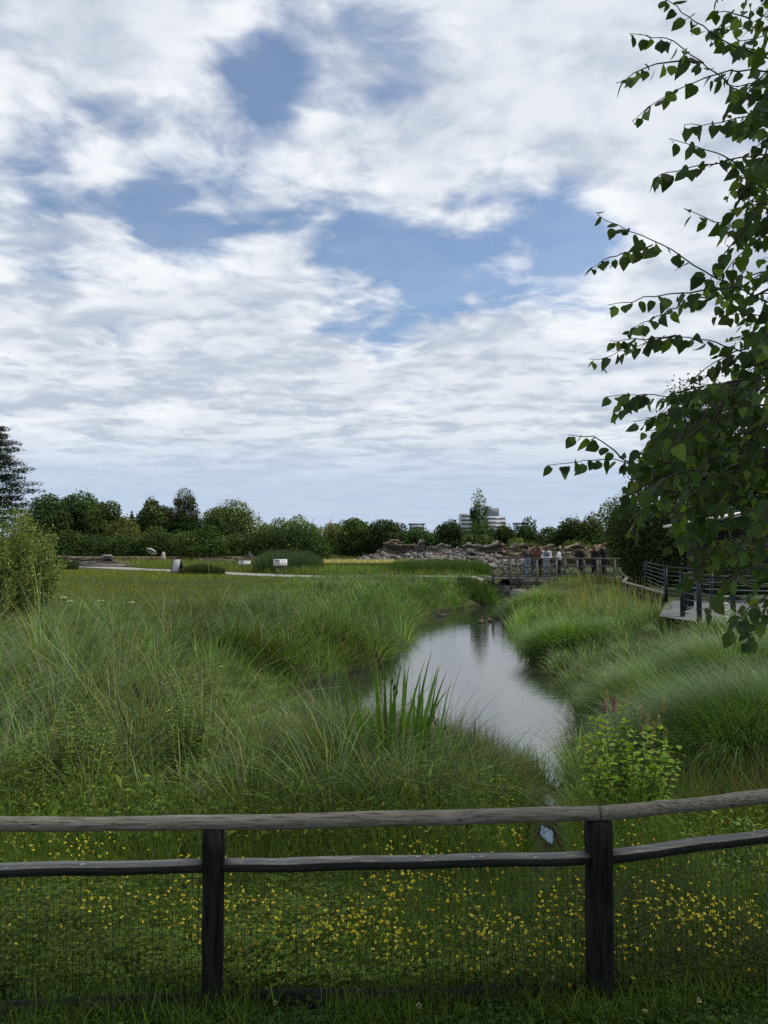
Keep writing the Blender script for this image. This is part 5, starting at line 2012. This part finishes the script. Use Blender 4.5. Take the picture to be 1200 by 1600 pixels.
tussock('huge dark drooping sedge tussock nearest the fence on the right', 1130, 1200, 8.6, .75, 1.25, 7500, (.062, .115, .042), .0075)
tussock('arching sedge tussock filling the right edge above the fence', 1215, 1190, 8.9, .7, 1.25, 5500, (.064, .118, .044), .0075)
tussock('mid green mounded tussock on the right bank above the purple flowers', 1010, 1080, 12.6, .75, 1.0, 4200, (.09, .155, .055), .009)
tussock('mounded tussock higher on the right bank below the paved walk', 1120, 1030, 13.4, .8, 1.0, 4200, (.09, .15, .058), .0092)
tussock('rounded tussock overhanging the water on the right bank', 880, 1030, 20.5, .85, 1.0, 3600, (.095, .17, .05), .013, wind=3.4)
tussock('far rounded tussock at the water\'s edge near the bridge', 835, 965, 31, 1.0, 1.05, 3000, (.095, .165, .05), .018, wind=3.4)

# dry brown stems under the big tussock
B = np.column_stack([U(wx(1040, 7.4), wx(1260, 7.4), 1300), U(6.6, 7.8, 1300)])
B = np.column_stack([B, height(B[:, 0], B[:, 1])])
n = len(B)
grass('dry_stems', B, U(.3, .75, n), U(0, .3, n), U(.2, 1.3, n), U(0, 6.28, n), U(.002, .0045, n), vary((.13, .10, .06), n, .3), 3, 'dry brown stems beneath the big dark tussock')

# meadow strip between the path and the walls, and reeds
mk = lambda x, y: off_path(x, y, 1.3) & (x < 5.2) & (y > np.interp(x, [-26, -12, -3, 5], [60, 49.5, 43, 43]))
B = scatter(60000, 42.5, 60, mk, .64, .2)
n = len(B)
k_ = vnoise(B[:, 0], B[:, 1], .5, 71)
colL = np.array((.115, .165, .05)) * np.exp(.25 * k_)[:, None]
grass('tall_meadow_strip', B, U(.2, .55, n) * np.exp(.4 * k_), U(0, .25, n), U(.1, .9, n), U(0, 6.28, n), U(.025, .045, n), vary(colL, n, .22), 2, 'tall mixed grass between the gravel path and the stone walls')
B = scatter(16000, 60, 74, lambda x, y: x < -1, .66, .2)
n = len(B)
grass('rough_field', B, U(.2, .5, n), U(0, .25, n), U(.1, .9, n), U(0, 6.28, n), U(.03, .06, n), vary((.16, .17, .065), n, .25), 2, 'rough yellowing grass at the foot of the far hedge')
# cream seed heads before the rocks
B = np.column_stack([U(wx(505, 53), wx(640, 53), 1500), U(51.5, 54.3, 1500)])
B = np.column_stack([B, height(B[:, 0], B[:, 1])])
n = len(B)
grass('cream_flower_heads', B + np.array([0, 0, .45]), U(.12, .3, n), U(0, .3, n), U(.2, .9, n), U(0, 6.28, n), U(.04, .06, n), vary((.46, .42, .28), n, .15, .04), 2, 'pale cream flower heads below the rock face')
grass('cream_flower_stems', B, U(.45, .6, n), U(0, .1, n), U(.05, .3, n), U(0, 6.28, n), U(.02, .03, n), vary((.09, .12, .04), n, .2), 2, 'green stems of the cream flowers below the rock face')


def reed_bed(label, px0, px1, d0, d1, h, n, col, name='reed_bed', w=(.02, .035)):
    B = np.column_stack([U(0, 1, n), U(d0, d1, n)])
    B[:, 0] = wx(px0, B[:, 1]) + B[:, 0] * (px1 - px0) / 1200 * B[:, 1]
    edge = np.minimum(B[:, 0] - wx(px0, B[:, 1]), wx(px1, B[:, 1]) - B[:, 0])
    hh = h * U(.6, 1.1, n) * np.clip(.55 + edge * .5, .4, 1)
    ok = ~gap(B[:, 0], B[:, 1])
    B, hh, n = B[ok], hh[ok], int(ok.sum())
    B = np.column_stack([B, height(B[:, 0], B[:, 1])])
    grass(name, B, hh, U(0, .12, n), U(.05, .5, n), U(0, 6.28, n), U(*w, n), vary(col, n, .2), 3, label, cat='reeds')


reed_bed('dark blue green reed bed behind the larger slanted panel', 395, 505, 46.5, 52, 1.35, 5200, (.060, .092, .058))
reed_bed('dark rushes around the foot of the A-frame sign', 280, 352, 44.3, 46, .62, 2600, (.040, .062, .026), 'rush_patch')
reed_bed('dark rushes at the foot of the low drystone wall', 70, 124, 52, 54.5, .75, 2300, (.040, .06, .026), 'rush_patch')
reed_bed('green reeds along the path left of the bridge wing', 600, 768, 44.5, 50, .85, 5200, (.052, .096, .03), 'rush_patch')
reed_bed('dark green rushes close to the bridge wing', 715, 775, 37.6, 39.6, .75, 2400, (.05, .088, .03), 'rush_patch')


# white umbels at the left
def umbels():
    for q, (px, py, d) in enumerate([(100, 936, 23), (110, 942, 22.5), (157, 941, 23), (170, 943, 23.5), (176, 946, 23), (205, 943, 24)]):
        c = P(px, py, d)
        zb = hz(c[0], d)
        side = 'beside the willow bush' if px < 130 else 'in the lawn right of the willow bush'
        t = thing('umbel_plant', 'white flat topped umbel flower ' + side, 'flower', (c[0], d, zb), 'white umbels by the willow' if px < 130 else 'white umbels in the lawn')
        m = MB()
        m.tube([(c[0], d, zb - .02), (c[0] + .02, d, (zb + c[2]) / 2), (c[0], d, c[2])], [.008, .006, .004], 5)
        for k in range(7):
            a = k * .9
            m.tube([(c[0], d, c[2]), (c[0] + .08 * math.cos(a), d + .08 * math.sin(a), c[2] + .05)], .003, 4)
        m.build('stalk', M['wire'], t)
        n = 60
        r = np.sqrt(U(0, 1, n)) * .11
        a = U(0, 6.28, n)
        C = np.column_stack([c[0] + r * np.cos(a), d + r * np.sin(a), c[2] + .06 - r * .15])
        N = RNG.normal(size=(n, 3)) * .3 + np.array([0, 0, 1.0])
        N /= np.linalg.norm(N, axis=1)[:, None]
        V, F = leaf_quads(C, N, .03, 1.0, .1, 0)
        mesh_np('flower_head', V, F, None, M['petal'], np.repeat(vary((.66, .66, .58), n, .1, .02), 4, 0), t)


umbels()


# ------------------------------------------------------------------ plants of the near bank
def iris(label, px, py, d, n, L, width, spread, col, stiff=.5):
    c = np.array([wx(px, d), d, 0])
    c[2] = hz(c[0], d)
    t = thing('iris_plant', label, 'plant', c)
    base = c + np.column_stack([RNG.normal(0, spread, n), RNG.normal(0, spread * .8, n), np.full(n, -.03)])
    az = np.arctan2((base[:, 1] - c[1]) * .5 + RNG.normal(0, .03, n), base[:, 0] - c[0] + RNG.normal(0, .06, n))
    V, F, per, _ = blade_geo(base, L * U(.55, 1.08, n), U(0, .14, n), stiff * U(.05, .8, n) * np.where(RNG.uniform(0, 1, n) < .14, 3.2, 1), az, width * U(.6, 1.15, n), 9, .9, RNG.normal(0, .55, n))
    cc = np.repeat(vary(col, n, .2, .1), per, 0)
    mesh_np('blade', V, F, None, M['grass'], cc, t)
    m = MB()
    m.tube([c + np.array([-.15, 0, -.02]), c + np.array([0, 0.02, .01]), c + np.array([.16, .03, -.02])], [.03, .045, .03], 8)
    m.build('rootstock', M['bark'], t)
    # seed pods on stalks
    m = MB()
    for (ox, h, ln) in ((-.16, .98, .2), (-.02, .8, -.1)):
        m.tube([c + np.array([0, .02, 0]), c + np.array([ox * .5, .02, h * .6]), c + np.array([ox, .02, h * L])], [.007, .006, .005], 6)
        for k in range(3):
            q = c + np.array([ox + .02 * (k - 1), .02, h * L - .05 * k])
            m.tube([q, q + np.array([.01, 0, .035]), q + np.array([.015, 0, .07])], [.008, .013, .003], 6)
    m.build('seed_stalk', plain('brown_pod', (.05, .045, .02), .8, bump=0), t)


iris('tall clump of broad sword leaved iris at the pond\'s near end', 618, 1240, 6.9, 58, 1.36, .055, .17, (.080, .165, .038))
iris('smaller iris clump with sword leaves in the marsh on the left', 238, 1230, 8.0, 16, .88, .028, .07, (.05, .105, .03), .3)
iris('low iris leaves leaning out right of the tall clump', 700, 1225, 7.8, 24, .85, .022, .20, (.06, .115, .028), .7)


def rush(label, px0, px1, d0, d1, h, n, col, lean=.5):
    reed_bed(label, px0, px1, d0, d1, h, n, col, 'rush_clump', (.0025, .0048))


rush('reddish brown fine rushes along the near end of the pond', 610, 872, 7.6, 9.6, .74, 5200, (.115, .105, .048))
rush('green fine rushes mixed below the tall iris clump', 470, 800, 7.4, 9.2, .62, 3000, (.08, .125, .042))
rush('tall thin green rushes standing on the near bank of the pond', 470, 850, 9.2, 12.2, .50, 3600, (.075, .115, .04))
rush('dark fine rushes at the near left corner of the pond', 470, 620, 8.2, 9.6, .7, 1500, (.07, .085, .035))
rush('thin rushes right of the narrow channel', 878, 930, 7.4, 9.5, .55, 900, (.075, .10, .04))


def leafy(label, px, py, d, nst, H, spread, leaf, col, name='leafy_shrub', cat='shrub', pairs=12, aspect=.30, droop=.1, leanout=.5):
    c = np.array([wx(px, d), d, 0])
    c[2] = hz(c[0], d)
    t = thing(name, label, cat, c)
    m = MB()
    C, A, Sz = [], [], []
    for k in range(nst):
        a = U(0, 6.28, 1)[0]
        r = math.sqrt(U(0, 1, 1)[0]) * spread
        h = H * U(.6, 1.05, 1)[0]
        b0 = c + np.array([math.cos(a) * r * .35, math.sin(a) * r * .35, -.03])
        e = c + np.array([math.cos(a) * r, math.sin(a) * r, h * (1 - .25 * (r / spread) ** 2)])
        mid = (b0 + e) / 2 + np.array([-math.cos(a), -math.sin(a), 0]) * .06 * r
        t_ = np.linspace(0, 1, 6)[:, None]
        pts = (1 - t_) ** 2 * b0 + 2 * t_ * (1 - t_) * mid + t_ ** 2 * e
        m.tube(pts, np.linspace(.005, .0018, 6), 5)
        for q in range(pairs):
            f = .22 + .78 * (q + .5) / pairs
            p = (1 - f) ** 2 * b0 + 2 * f * (1 - f) * mid + f ** 2 * e
            aa = q * 1.57 + k
            ls = leaf * (1.05 - .45 * f) * U(.8, 1.15, 1)[0]
            for s_ in (0, math.pi):
                dv = np.array([math.cos(aa + s_), math.sin(aa + s_), U(-.1, .55, 1)[0] - droop])
                dv /= np.linalg.norm(dv)
                C.append(p)
                A.append(dv)
                Sz.append(ls)
        for q in range(4):
            aa = U(0, 6.28, 1)[0]
            dv = np.array([math.cos(aa), math.sin(aa), .9])
            C.append(e)
            A.append(dv / np.linalg.norm(dv))
            Sz.append(leaf * .5)
    m.build('stem', plain('green_stem', (.06, .085, .025), .7, bump=0), t)
    C, A, Sz = np.array(C), np.array(A), np.array(Sz)
    n = len(C)
    V, F = lance(C, A, Sz, aspect)
    mesh_np('foliage', V, F, None, M['grass'], np.repeat(vary(col, n, .2), 9, 0), t)
    return t


def lance(C, A, Sz, aspect, bend=.25, upv=None):
    """pointed leaves with a folded midrib, drooping at the tip: 9 points each"""
    n = len(C)
    up = np.tile(np.array([0, 0, 1.0]), (n, 1)) + RNG.normal(0, .35, (n, 3)) if upv is None else upv
    sd = np.cross(A, up)
    sd /= np.linalg.norm(sd, axis=1)[:, None] + 1e-9
    nn = np.cross(sd, A)
    s = Sz[:, None]
    w = s * aspect * .5
    mid = [C + A * s * t - nn * s * bend * t * t for t in (0, .3, .65, 1.0)]
    V = [mid[0], mid[1], mid[2], mid[3]]
    lift = .22
    for sg in (-1, 1):
        V += [mid[1] + sd * sg * w + nn * w * lift, mid[2] + sd * sg * w * .82 + nn * w * lift]
    V.append((mid[0] + mid[1]) / 2)
    V = np.stack(V, 1)
    F = (np.arange(n) * 9)[:, None, None] + np.array([[0, 8, 1, 4], [1, 2, 5, 4], [2, 3, 3, 5], [0, 6, 1, 8], [1, 6, 7, 2], [2, 7, 3, 3]])
    F = F.reshape(-1, 4)
    return V.reshape(-1, 3), F


leafy('bright yellow green leafy shrub just behind the fence, right of the channel', 975, 1300, 5.7, 46, .98, .40, .13, (.150, .235, .034), aspect=.34)
leafy('dull lime bushy herb in the marsh at the far left', 112, 1230, 6.2, 90, .98, .40, .075, (.125, .185, .042), 'bushy_herb', 'herb', 14, .35)
leafy('tall yellow green bushy herb in the marsh left of the pond', 285, 1230, 6.5, 90, 1.16, .32, .07, (.11, .170, .042), 'bushy_herb', 'herb', 16, .35)
leafy('olive bushy herb beside the tall yellow green one', 205, 1240, 6.5, 60, .85, .4, .045, (.07, .105, .032), 'bushy_herb', 'herb', 14, .35)
leafy('feathery green herb behind the right hand fence panel', 1120, 1290, 5.6, 22, .55, .35, .06, (.055, .10, .026), 'bushy_herb', 'herb', 10, .3)

herbs = [(x_, y_, d_) for x_, y_, d_ in zip(RNG.uniform(0, 1190, 40), RNG.uniform(1200, 1300, 40), RNG.uniform(4.7, 7.2, 40)) if not 790 < x_ < 900] + [(20, 1285, 6.4), (60, 1270, 6.6), (140, 1275, 6.4), (185, 1255, 6.8), (262, 1275, 6.5), (335, 1265, 6.6), (352, 1235, 7.2), (395, 1280, 6.3), (440, 1255, 6.8), (470, 1290, 6.2),
         (515, 1270, 6.5), (560, 1290, 6.2), (645, 1270, 6.4), (690, 1300, 6.0), (755, 1290, 6.2), (800, 1300, 6.0), (330, 1330, 5.4), (510, 1360, 5.0), (90, 1320, 5.6), (205, 1330, 5.4), (905, 1290, 6.3), (1050, 1290, 6.0), (420, 1330, 5.5), (610, 1330, 5.5)]
for k, (px, py, d) in enumerate(herbs):
    t = leafy('upright willowherb with narrow pointed leaves standing just behind the fence', px, py, d, 3, U(.42, .62, 1)[0], .12, .07, (.062, .108, .028) if k % 3 else (.085, .125, .035), 'willowherb_plant', 'herb', 9, .26)
    t['group'] = 'willowherbs behind the fence'


def loosestrife(label, px, py, d):
    c = P(px, py, d)
    zb = hz(c[0], d)
    t = thing('loosestrife_plant', label, 'flower', (c[0], d, zb))
    m = MB()
    m.tube([(c[0], d, zb), (c[0] + .01, d, (zb + c[2]) / 2), (c[0], d, c[2])], [.004, .003, .002], 5)
    m.build('stem', M['wire'], t)
    n = 130
    f = U(0, 1, n)
    a = U(0, 6.28, n)
    r = .019 * (1 - .5 * f)
    C = np.column_stack([c[0] + r * np.cos(a), d + r * np.sin(a), c[2] - .16 + .17 * f])
    N = np.column_stack([np.cos(a), np.sin(a), U(-.2, .6, n)])
    N /= np.linalg.norm(N, axis=1)[:, None]
    V, F = leaf_quads(C, N, .017, .8, .2, 0)
    mesh_np('flower_spike', V, F, None, M['petal'], np.repeat(vary((.30, .08, .29), n, .3, .1), 4, 0), t)
    n = 20
    f = U(.2, .8, n)
    a = U(0, 6.28, n)
    C = np.column_stack([np.full(n, c[0]), np.full(n, d), zb + (c[2] - .16 - zb) * f])
    A = np.column_stack([np.cos(a), np.sin(a), np.full(n, .5)])
    A /= np.linalg.norm(A, axis=1)[:, None]
    V, F = lance(C, A, np.full(n, .06), .25)
    mesh_np('leaf', V, F, None, M['grass'], np.repeat(vary((.05, .09, .03), n), 9, 0), t)


loosestrife('purple loosestrife spike, left of the pair by the channel', 944, 1092, 8.8)
loosestrife('purple loosestrife spike, right of the pair by the channel', 959, 1091, 8.7)


# tan grass plumes on the right
def plumes():
    spots = [(980, 1082), (1000, 1105), (1012, 1118), (1022, 1130), (1037, 1095), (1030, 1120), (1040, 1140), (1018, 1150), (1005, 1135), (1045, 1165), (966, 1098), (1052, 1175), (1078, 1185), (1190, 1218), (948, 1082), (1108, 1195)]
    for k, (px, py) in enumerate(spots):
        d = 7.7 + .1 * (k % 5)
        c = P(px, py, d)
        zb = hz(c[0], d)
        t = thing('grass_plume', 'tan feathery grass plume standing above the yellow green shrub', 'grass', (c[0], d, zb), 'tan grass plumes')
        m = MB()
        m.tube([(c[0] - .03, d, zb), (c[0] - .01, d, (zb + c[2]) / 2), (c[0], d, c[2])], [.002, .0016, .001], 4)
        m.build('stalk', plain('straw_stalk', (.16, .14, .07), .8, bump=0), t)
        n = 70
        f = U(0, 1, n)
        a = U(0, 6.28, n)
        r = .016 * np.sin(np.pi * np.clip(f * .85 + .1, 0, 1))
        C = np.column_stack([c[0] + r * np.cos(a), d + r * np.sin(a), c[2] - .13 + .14 * f])
        A = np.column_stack([np.cos(a) * .5, np.sin(a) * .5, np.full(n, 1.0)])
        A /= np.linalg.norm(A, axis=1)[:, None]
        V, F = lance(C, A, np.full(n, .03), .2)
        mesh_np('plume', V, F, None, M['grass'], np.repeat(vary((.26, .215, .14), n, .2, .05), 9, 0), t)


plumes()
for px, py, d, lab in ((211, 1178, 7.8, 'single white daisy in the marsh grass, the larger of two'), (196, 1172, 8.0, 'smaller white daisy left of the larger one in the marsh grass')):
    c = P(px, py, d)
    zb = hz(c[0], d)
    t = thing('daisy', lab, 'flower', (c[0], d, zb))
    m = MB()
    m.tube([(c[0], d, zb), (c[0], d, c[2])], [.002, .0015], 4)
    m.build('stem', M['wire'], t)
    n = 16
    a = np.arange(n) * 2 * math.pi / n
    A = np.column_stack([np.cos(a), np.sin(a) * .8 - .2, np.full(n, .25)])
    A /= np.linalg.norm(A, axis=1)[:, None]
    V, F = lance(np.tile(c, (n, 1)), A, np.full(n, .026), .35, .1)
    mesh_np('petal', V, F, None, M['petal'], np.repeat(vary((.75, .75, .72), n, .05, .01), 9, 0), t)
    m = MB()
    m.ball(c, (.008, .008, .005), 8, 5)
    m.build('flower_centre', plain('yellow_centre', (.6, .4, .03), .8, bump=0), t)


# ------------------------------------------------------------------ the near birch on the right
def birch():
    T0 = np.array([2.0, 2.35, 0])
    T0[2] = hz(2.0, 2.35)
    t = thing('birch_tree', 'near birch with dark heart shaped leaves hanging into the right of the view', 'tree', T0)
    trunk = lambda z: T0 + np.array([-.10 * math.sin(z * .5), .05 * math.sin(z * .8), z])
    m = MB()
    zs = np.linspace(-.2, 7.5, 24)
    m.tube([trunk(z) for z in zs], .095 * (1 - zs / 9.0), 14)
    m.build('trunk', M['birch_bark'], t, True)
    tw = [  # tip first, points of the photograph, and the distance at which the twig hangs
        [(1033, -6), (1044, 1), (1068, 21), (1089, 36), (1140, 69), (1210, 95)], [(984, 52), (1020, 58), (1047, 60), (1098, 99), (1150, 140), (1210, 160)],
        [(964, 132), (984, 120), (1014, 102), (1056, 96), (1098, 99)], [(987, 189), (1011, 171), (1035, 153), (1062, 138), (1089, 126), (1150, 110), (1210, 110)],
        [(1068, 195), (1107, 195), (1149, 186), (1210, 170)], [(1047, 216), (1092, 231), (1128, 240), (1167, 267), (1215, 290)], [(1025, 279), (1035, 270), (1107, 256), (1140, 249), (1210, 240)],
        [(933, 334), (960, 351), (1017, 375), (1056, 393), (1101, 426), (1150, 450), (1215, 480)], [(925, 417), (945, 405), (978, 396), (1020, 384)], [(1068, 327), (1122, 348), (1164, 360), (1220, 380)],
        [(951, 477), (1002, 468), (1056, 459), (1092, 453), (1150, 450)], [(981, 518), (1002, 506), (1044, 486), (1080, 470), (1110, 462)],
        [(924, 563), (951, 557), (990, 543), (1011, 536), (1062, 525), (1110, 533), (1143, 542), (1185, 560), (1220, 575)], [(954, 533), (1008, 530), (1062, 525)],
        [(948, 620), (984, 617), (1011, 617), (1050, 620), (1130, 600), (1215, 590)], [(957, 647), (984, 623), (1011, 617)], [(888, 680), (921, 680), (942, 692), (961, 705), (990, 728)],
        [(855, 728), (888, 723), (924, 719), (957, 716), (990, 728), (1080, 722), (1200, 700)], [(965, 800), (985, 772), (1030, 745), (1090, 735)], [(985, 835), (1000, 800), (1040, 770), (1100, 760)],
        [(1045, 860), (1075, 835), (1120, 815), (1200, 790)], [(1060, 915), (1085, 890), (1130, 870), (1210, 850)], [(1105, 955), (1120, 925), (1160, 890), (1215, 880)], [(1168, 1008), (1176, 985), (1195, 950), (1215, 930)],
        [(1100, 870), (1130, 850), (1190, 830)], [(1140, 990), (1160, 960), (1200, 930)], [(1010, 700), (1040, 680), (1110, 650), (1200, 640)], [(990, 660), (1040, 650), (1130, 640), (1210, 630)]]
    by = [-100, 0, 60, 130, 200, 300, 350, 420, 480, 540, 590, 640, 700, 750, 800, 850, 900, 950, 1000, 1050]
    bx_ = [1100, 1105, 1115, 1125, 1150, 1150, 1135, 1112, 1105, 1132, 1090, 1020, 992, 980, 1005, 1075, 1095, 1145, 1185, 1260]
    Bf = lambda y: float(np.interp(y, by, bx_))
    twigs = []
    for k, w in enumerate(tw):
        d = U(1.72, 2.05, 1)[0]
        dd = np.linspace(0, U(.05, .3, 1)[0], len(w))
        twigs.append((np.array([P(x, y, d + e) for (x, y), e in zip(w, dd)]), True))
    for k in range(270):
        y0 = U(-120, 985, 1)[0] if k % 3 else U(590, 770, 1)[0]
        if y0 > 800 and k % 4:
            continue
        b0 = Bf(y0)
        x0 = U(b0 + 25, 1330, 1)[0]
        d = U(1.75, 3.0, 1)[0]
        ln = U(80, 190, 1)[0] * 1.9 / d
        ang = U(-.9, .55, 1)[0]
        pts = [(x0, y0)]
        for q in range(4):
            ang -= U(.0, .22, 1)[0]
            nx_, ny_ = pts[-1][0] - math.cos(ang) * ln / 4, pts[-1][1] - math.sin(ang) * ln / 4
            if nx_ < Bf(ny_) - 12:
                break
            pts.append((nx_, ny_))
        if len(pts) < 3:
            continue
        dd = np.linspace(0, U(-.25, .25, 1)[0], len(pts))
        twigs.append((np.array([P(x, y, d + e) for (x, y), e in zip(pts, dd)])[::-1], False))
    mt = MB()
    C, A, Nn, Sz = [], [], [], []
    for pts, traced in twigs:
        seg = np.linalg.norm(np.diff(pts, axis=0), axis=1)
        s = np.concatenate([[0], np.cumsum(seg)])
        L = s[-1]
        nn_ = max(4, int(L / .03))
        q = np.linspace(0, L, nn_)
        cur = np.stack([np.interp(q, s, pts[:, k]) for k in range(3)], 1)
        cur = cur + RNG.normal(0, .0022, cur.shape)
        mt.tube(cur, np.linspace(.0008, .0026, nn_), 5)
        sp = .022 if traced else .021
        k = 0
        f = 0.004
        while f < L:
            p = np.array([np.interp(f, s, pts[:, j]) for j in range(3)])
            e = np.array([np.interp(max(f - .02, 0), s, pts[:, j]) for j in range(3)]) - np.array([np.interp(min(f + .02, L), s, pts[:, j]) for j in range(3)])
            e /= np.linalg.norm(e) + 1e-9
            sidev = np.cross(e, (0, 0, 1.0))
            sidev /= np.linalg.norm(sidev) + 1e-9
            sg = 1 if k % 2 else -1
            a = e * U(.15, .7, 1)[0] + sidev * sg * U(.1, .75, 1)[0] + np.array([0, 0, -U(.35, 1.15, 1)[0]]) + RNG.normal(0, .18, 3)
            a /= np.linalg.norm(a)
            C.append(p + a * .010)
            A.append(a)
            Sz.append(.038 * U(.62, 1.16, 1)[0] * min(1.0, .55 + f / .10))
            f += sp * U(.7, 1.4, 1)[0]
            k += 1
    mt.build('twig', M['birch_bark'], t)['kind'] = 'stuff'
    # limbs that carry the twigs
    ml = MB()
    for k in range(26):
        y0 = -120 + 1050 * k / 25
        e = P(U(1165, 1290, 1)[0], y0, U(1.9, 2.6, 1)[0])
        zt = np.clip(e[2] - U(-.25, .35, 1)[0], .4, 7)
        a = trunk(zt - T0[2])
        mid = (a + e) / 2 + np.array([0, 0, .08])
        ml.tube([a, mid, e], [.014, .008, .0035], 7)
    # unseen upper and rear crown over the viewer's head, enlarged to shade the foreground
    rear = []
    for k in range(1500):
        dv = RNG.normal(size=3)
        dv /= np.linalg.norm(dv)
        p = np.array([3.0, 2.6, 5.6]) + dv * np.array([3.6, 4.2, 3.4]) * U(.35, 1, 1)[0] ** .5
        if p[1] > .15:
            uu = p[0] / p[1]
            cx_ = 600 + 1200 * uu
            cy_ = 845 - 1200 * (p[2] - CAM_Z) / p[1]
            if np.linalg.norm(p - np.array([0, 0, 1.75])) < 2.4 or (-60 < cx_ < 1260 and -110 < cy_ < 1700 or cx_ < 1180 and cy_ > -420) and not (cx_ > Bf(cy_) + 120 and cy_ < 700):
                continue
        if np.hypot(p[0], p[1]) < .7 and p[2] < 2.6:
            continue
        rear.append(p)
    for p in rear:
        a = trunk(np.clip(p[2] - .6, .8, 7))
        if RNG.uniform(0, 1) < .12:
            ml.tube([a, (a + p) / 2 + np.array([0, 0, .12]), p], [.018, .010, .003], 6)
        else:
            q0 = a + (p - a) * .55 + np.array([0, 0, .10])
            ml.tube([q0 + (a - q0) * .35, q0, p, p + RNG.normal(0, .12, 3) - np.array([0, 0, .1])], [.006, .004, .0025, .001], 5)
        for q in range(12):
            C.append(p + RNG.normal(0, .16, 3))
            dv = RNG.normal(0, .5, 3) + np.array([0, 0, -.8])
            A.append(dv / np.linalg.norm(dv))
            Sz.append(.062)
    ml.build('branch', M['birch_bark'], t)['kind'] = 'stuff'
    C, A, Sz = np.array(C), np.array(A), np.array(Sz)
    n = len(C)
    up = RNG.normal(size=(n, 3)) * .8 + np.array([0, -.25, .55])
    V, F4, F3 = birch_leaf(C, A, Sz, up)
    col = vary((.036, .066, .020), n, .30, .10)
    pale = RNG.uniform(0, 1, n) < .16
    col[pale] = vary((.11, .165, .036), pale.sum(), .15, .05)
    o = mesh_np('crown', V, F4, F3, M['birch'], np.repeat(col, 14, 0), t, True)


def birch_leaf(C, A, Sz, up):
    """ovate pointed leaf with toothed edge, folded along the midrib and curling at the tip: 14 points"""
    n = len(C)
    sd = np.cross(A, up)
    sd /= np.linalg.norm(sd, axis=1)[:, None] + 1e-9
    nn = np.cross(sd, A)
    s = Sz[:, None]
    curl = RNG.normal(.12, .14, (n, 1))
    fold = RNG.uniform(.05, .40, (n, 1))
    asp = RNG.uniform(.85, 1.08, (n, 1))
    mids = [C + A * s * q - nn * s * curl * q * q for q in (0, .18, .42, .7, 1.04)]
    V = list(mids)
    stem = C - A * s * .28 + nn * s * .05
    for sg in (-1, 1):
        for (q, w, mi) in ((-.01, .25, 0), (.17, .43, 1), (.45, .42, 2), (.74, .24, 3)):
            ww = w * asp * s * RNG.uniform(.93, 1.07, (n, 1))
            V.append(C + A * s * q - nn * s * curl * q * q + sd * sg * ww + nn * ww * fold)
    V.append(stem)
    V = np.stack(V, 1)
    off = (np.arange(n) * 14)[:, None, None]
    F4 = off + np.array([[0, 1, 6, 5], [1, 2, 7, 6], [2, 3, 8, 7], [0, 9, 10, 1], [1, 10, 11, 2], [2, 11, 12, 3]])
    F3 = off + np.array([[3, 4, 8], [3, 12, 4]])
    return V.reshape(-1, 3), F4.reshape(-1, 4), F3.reshape(-1, 3)


birch()
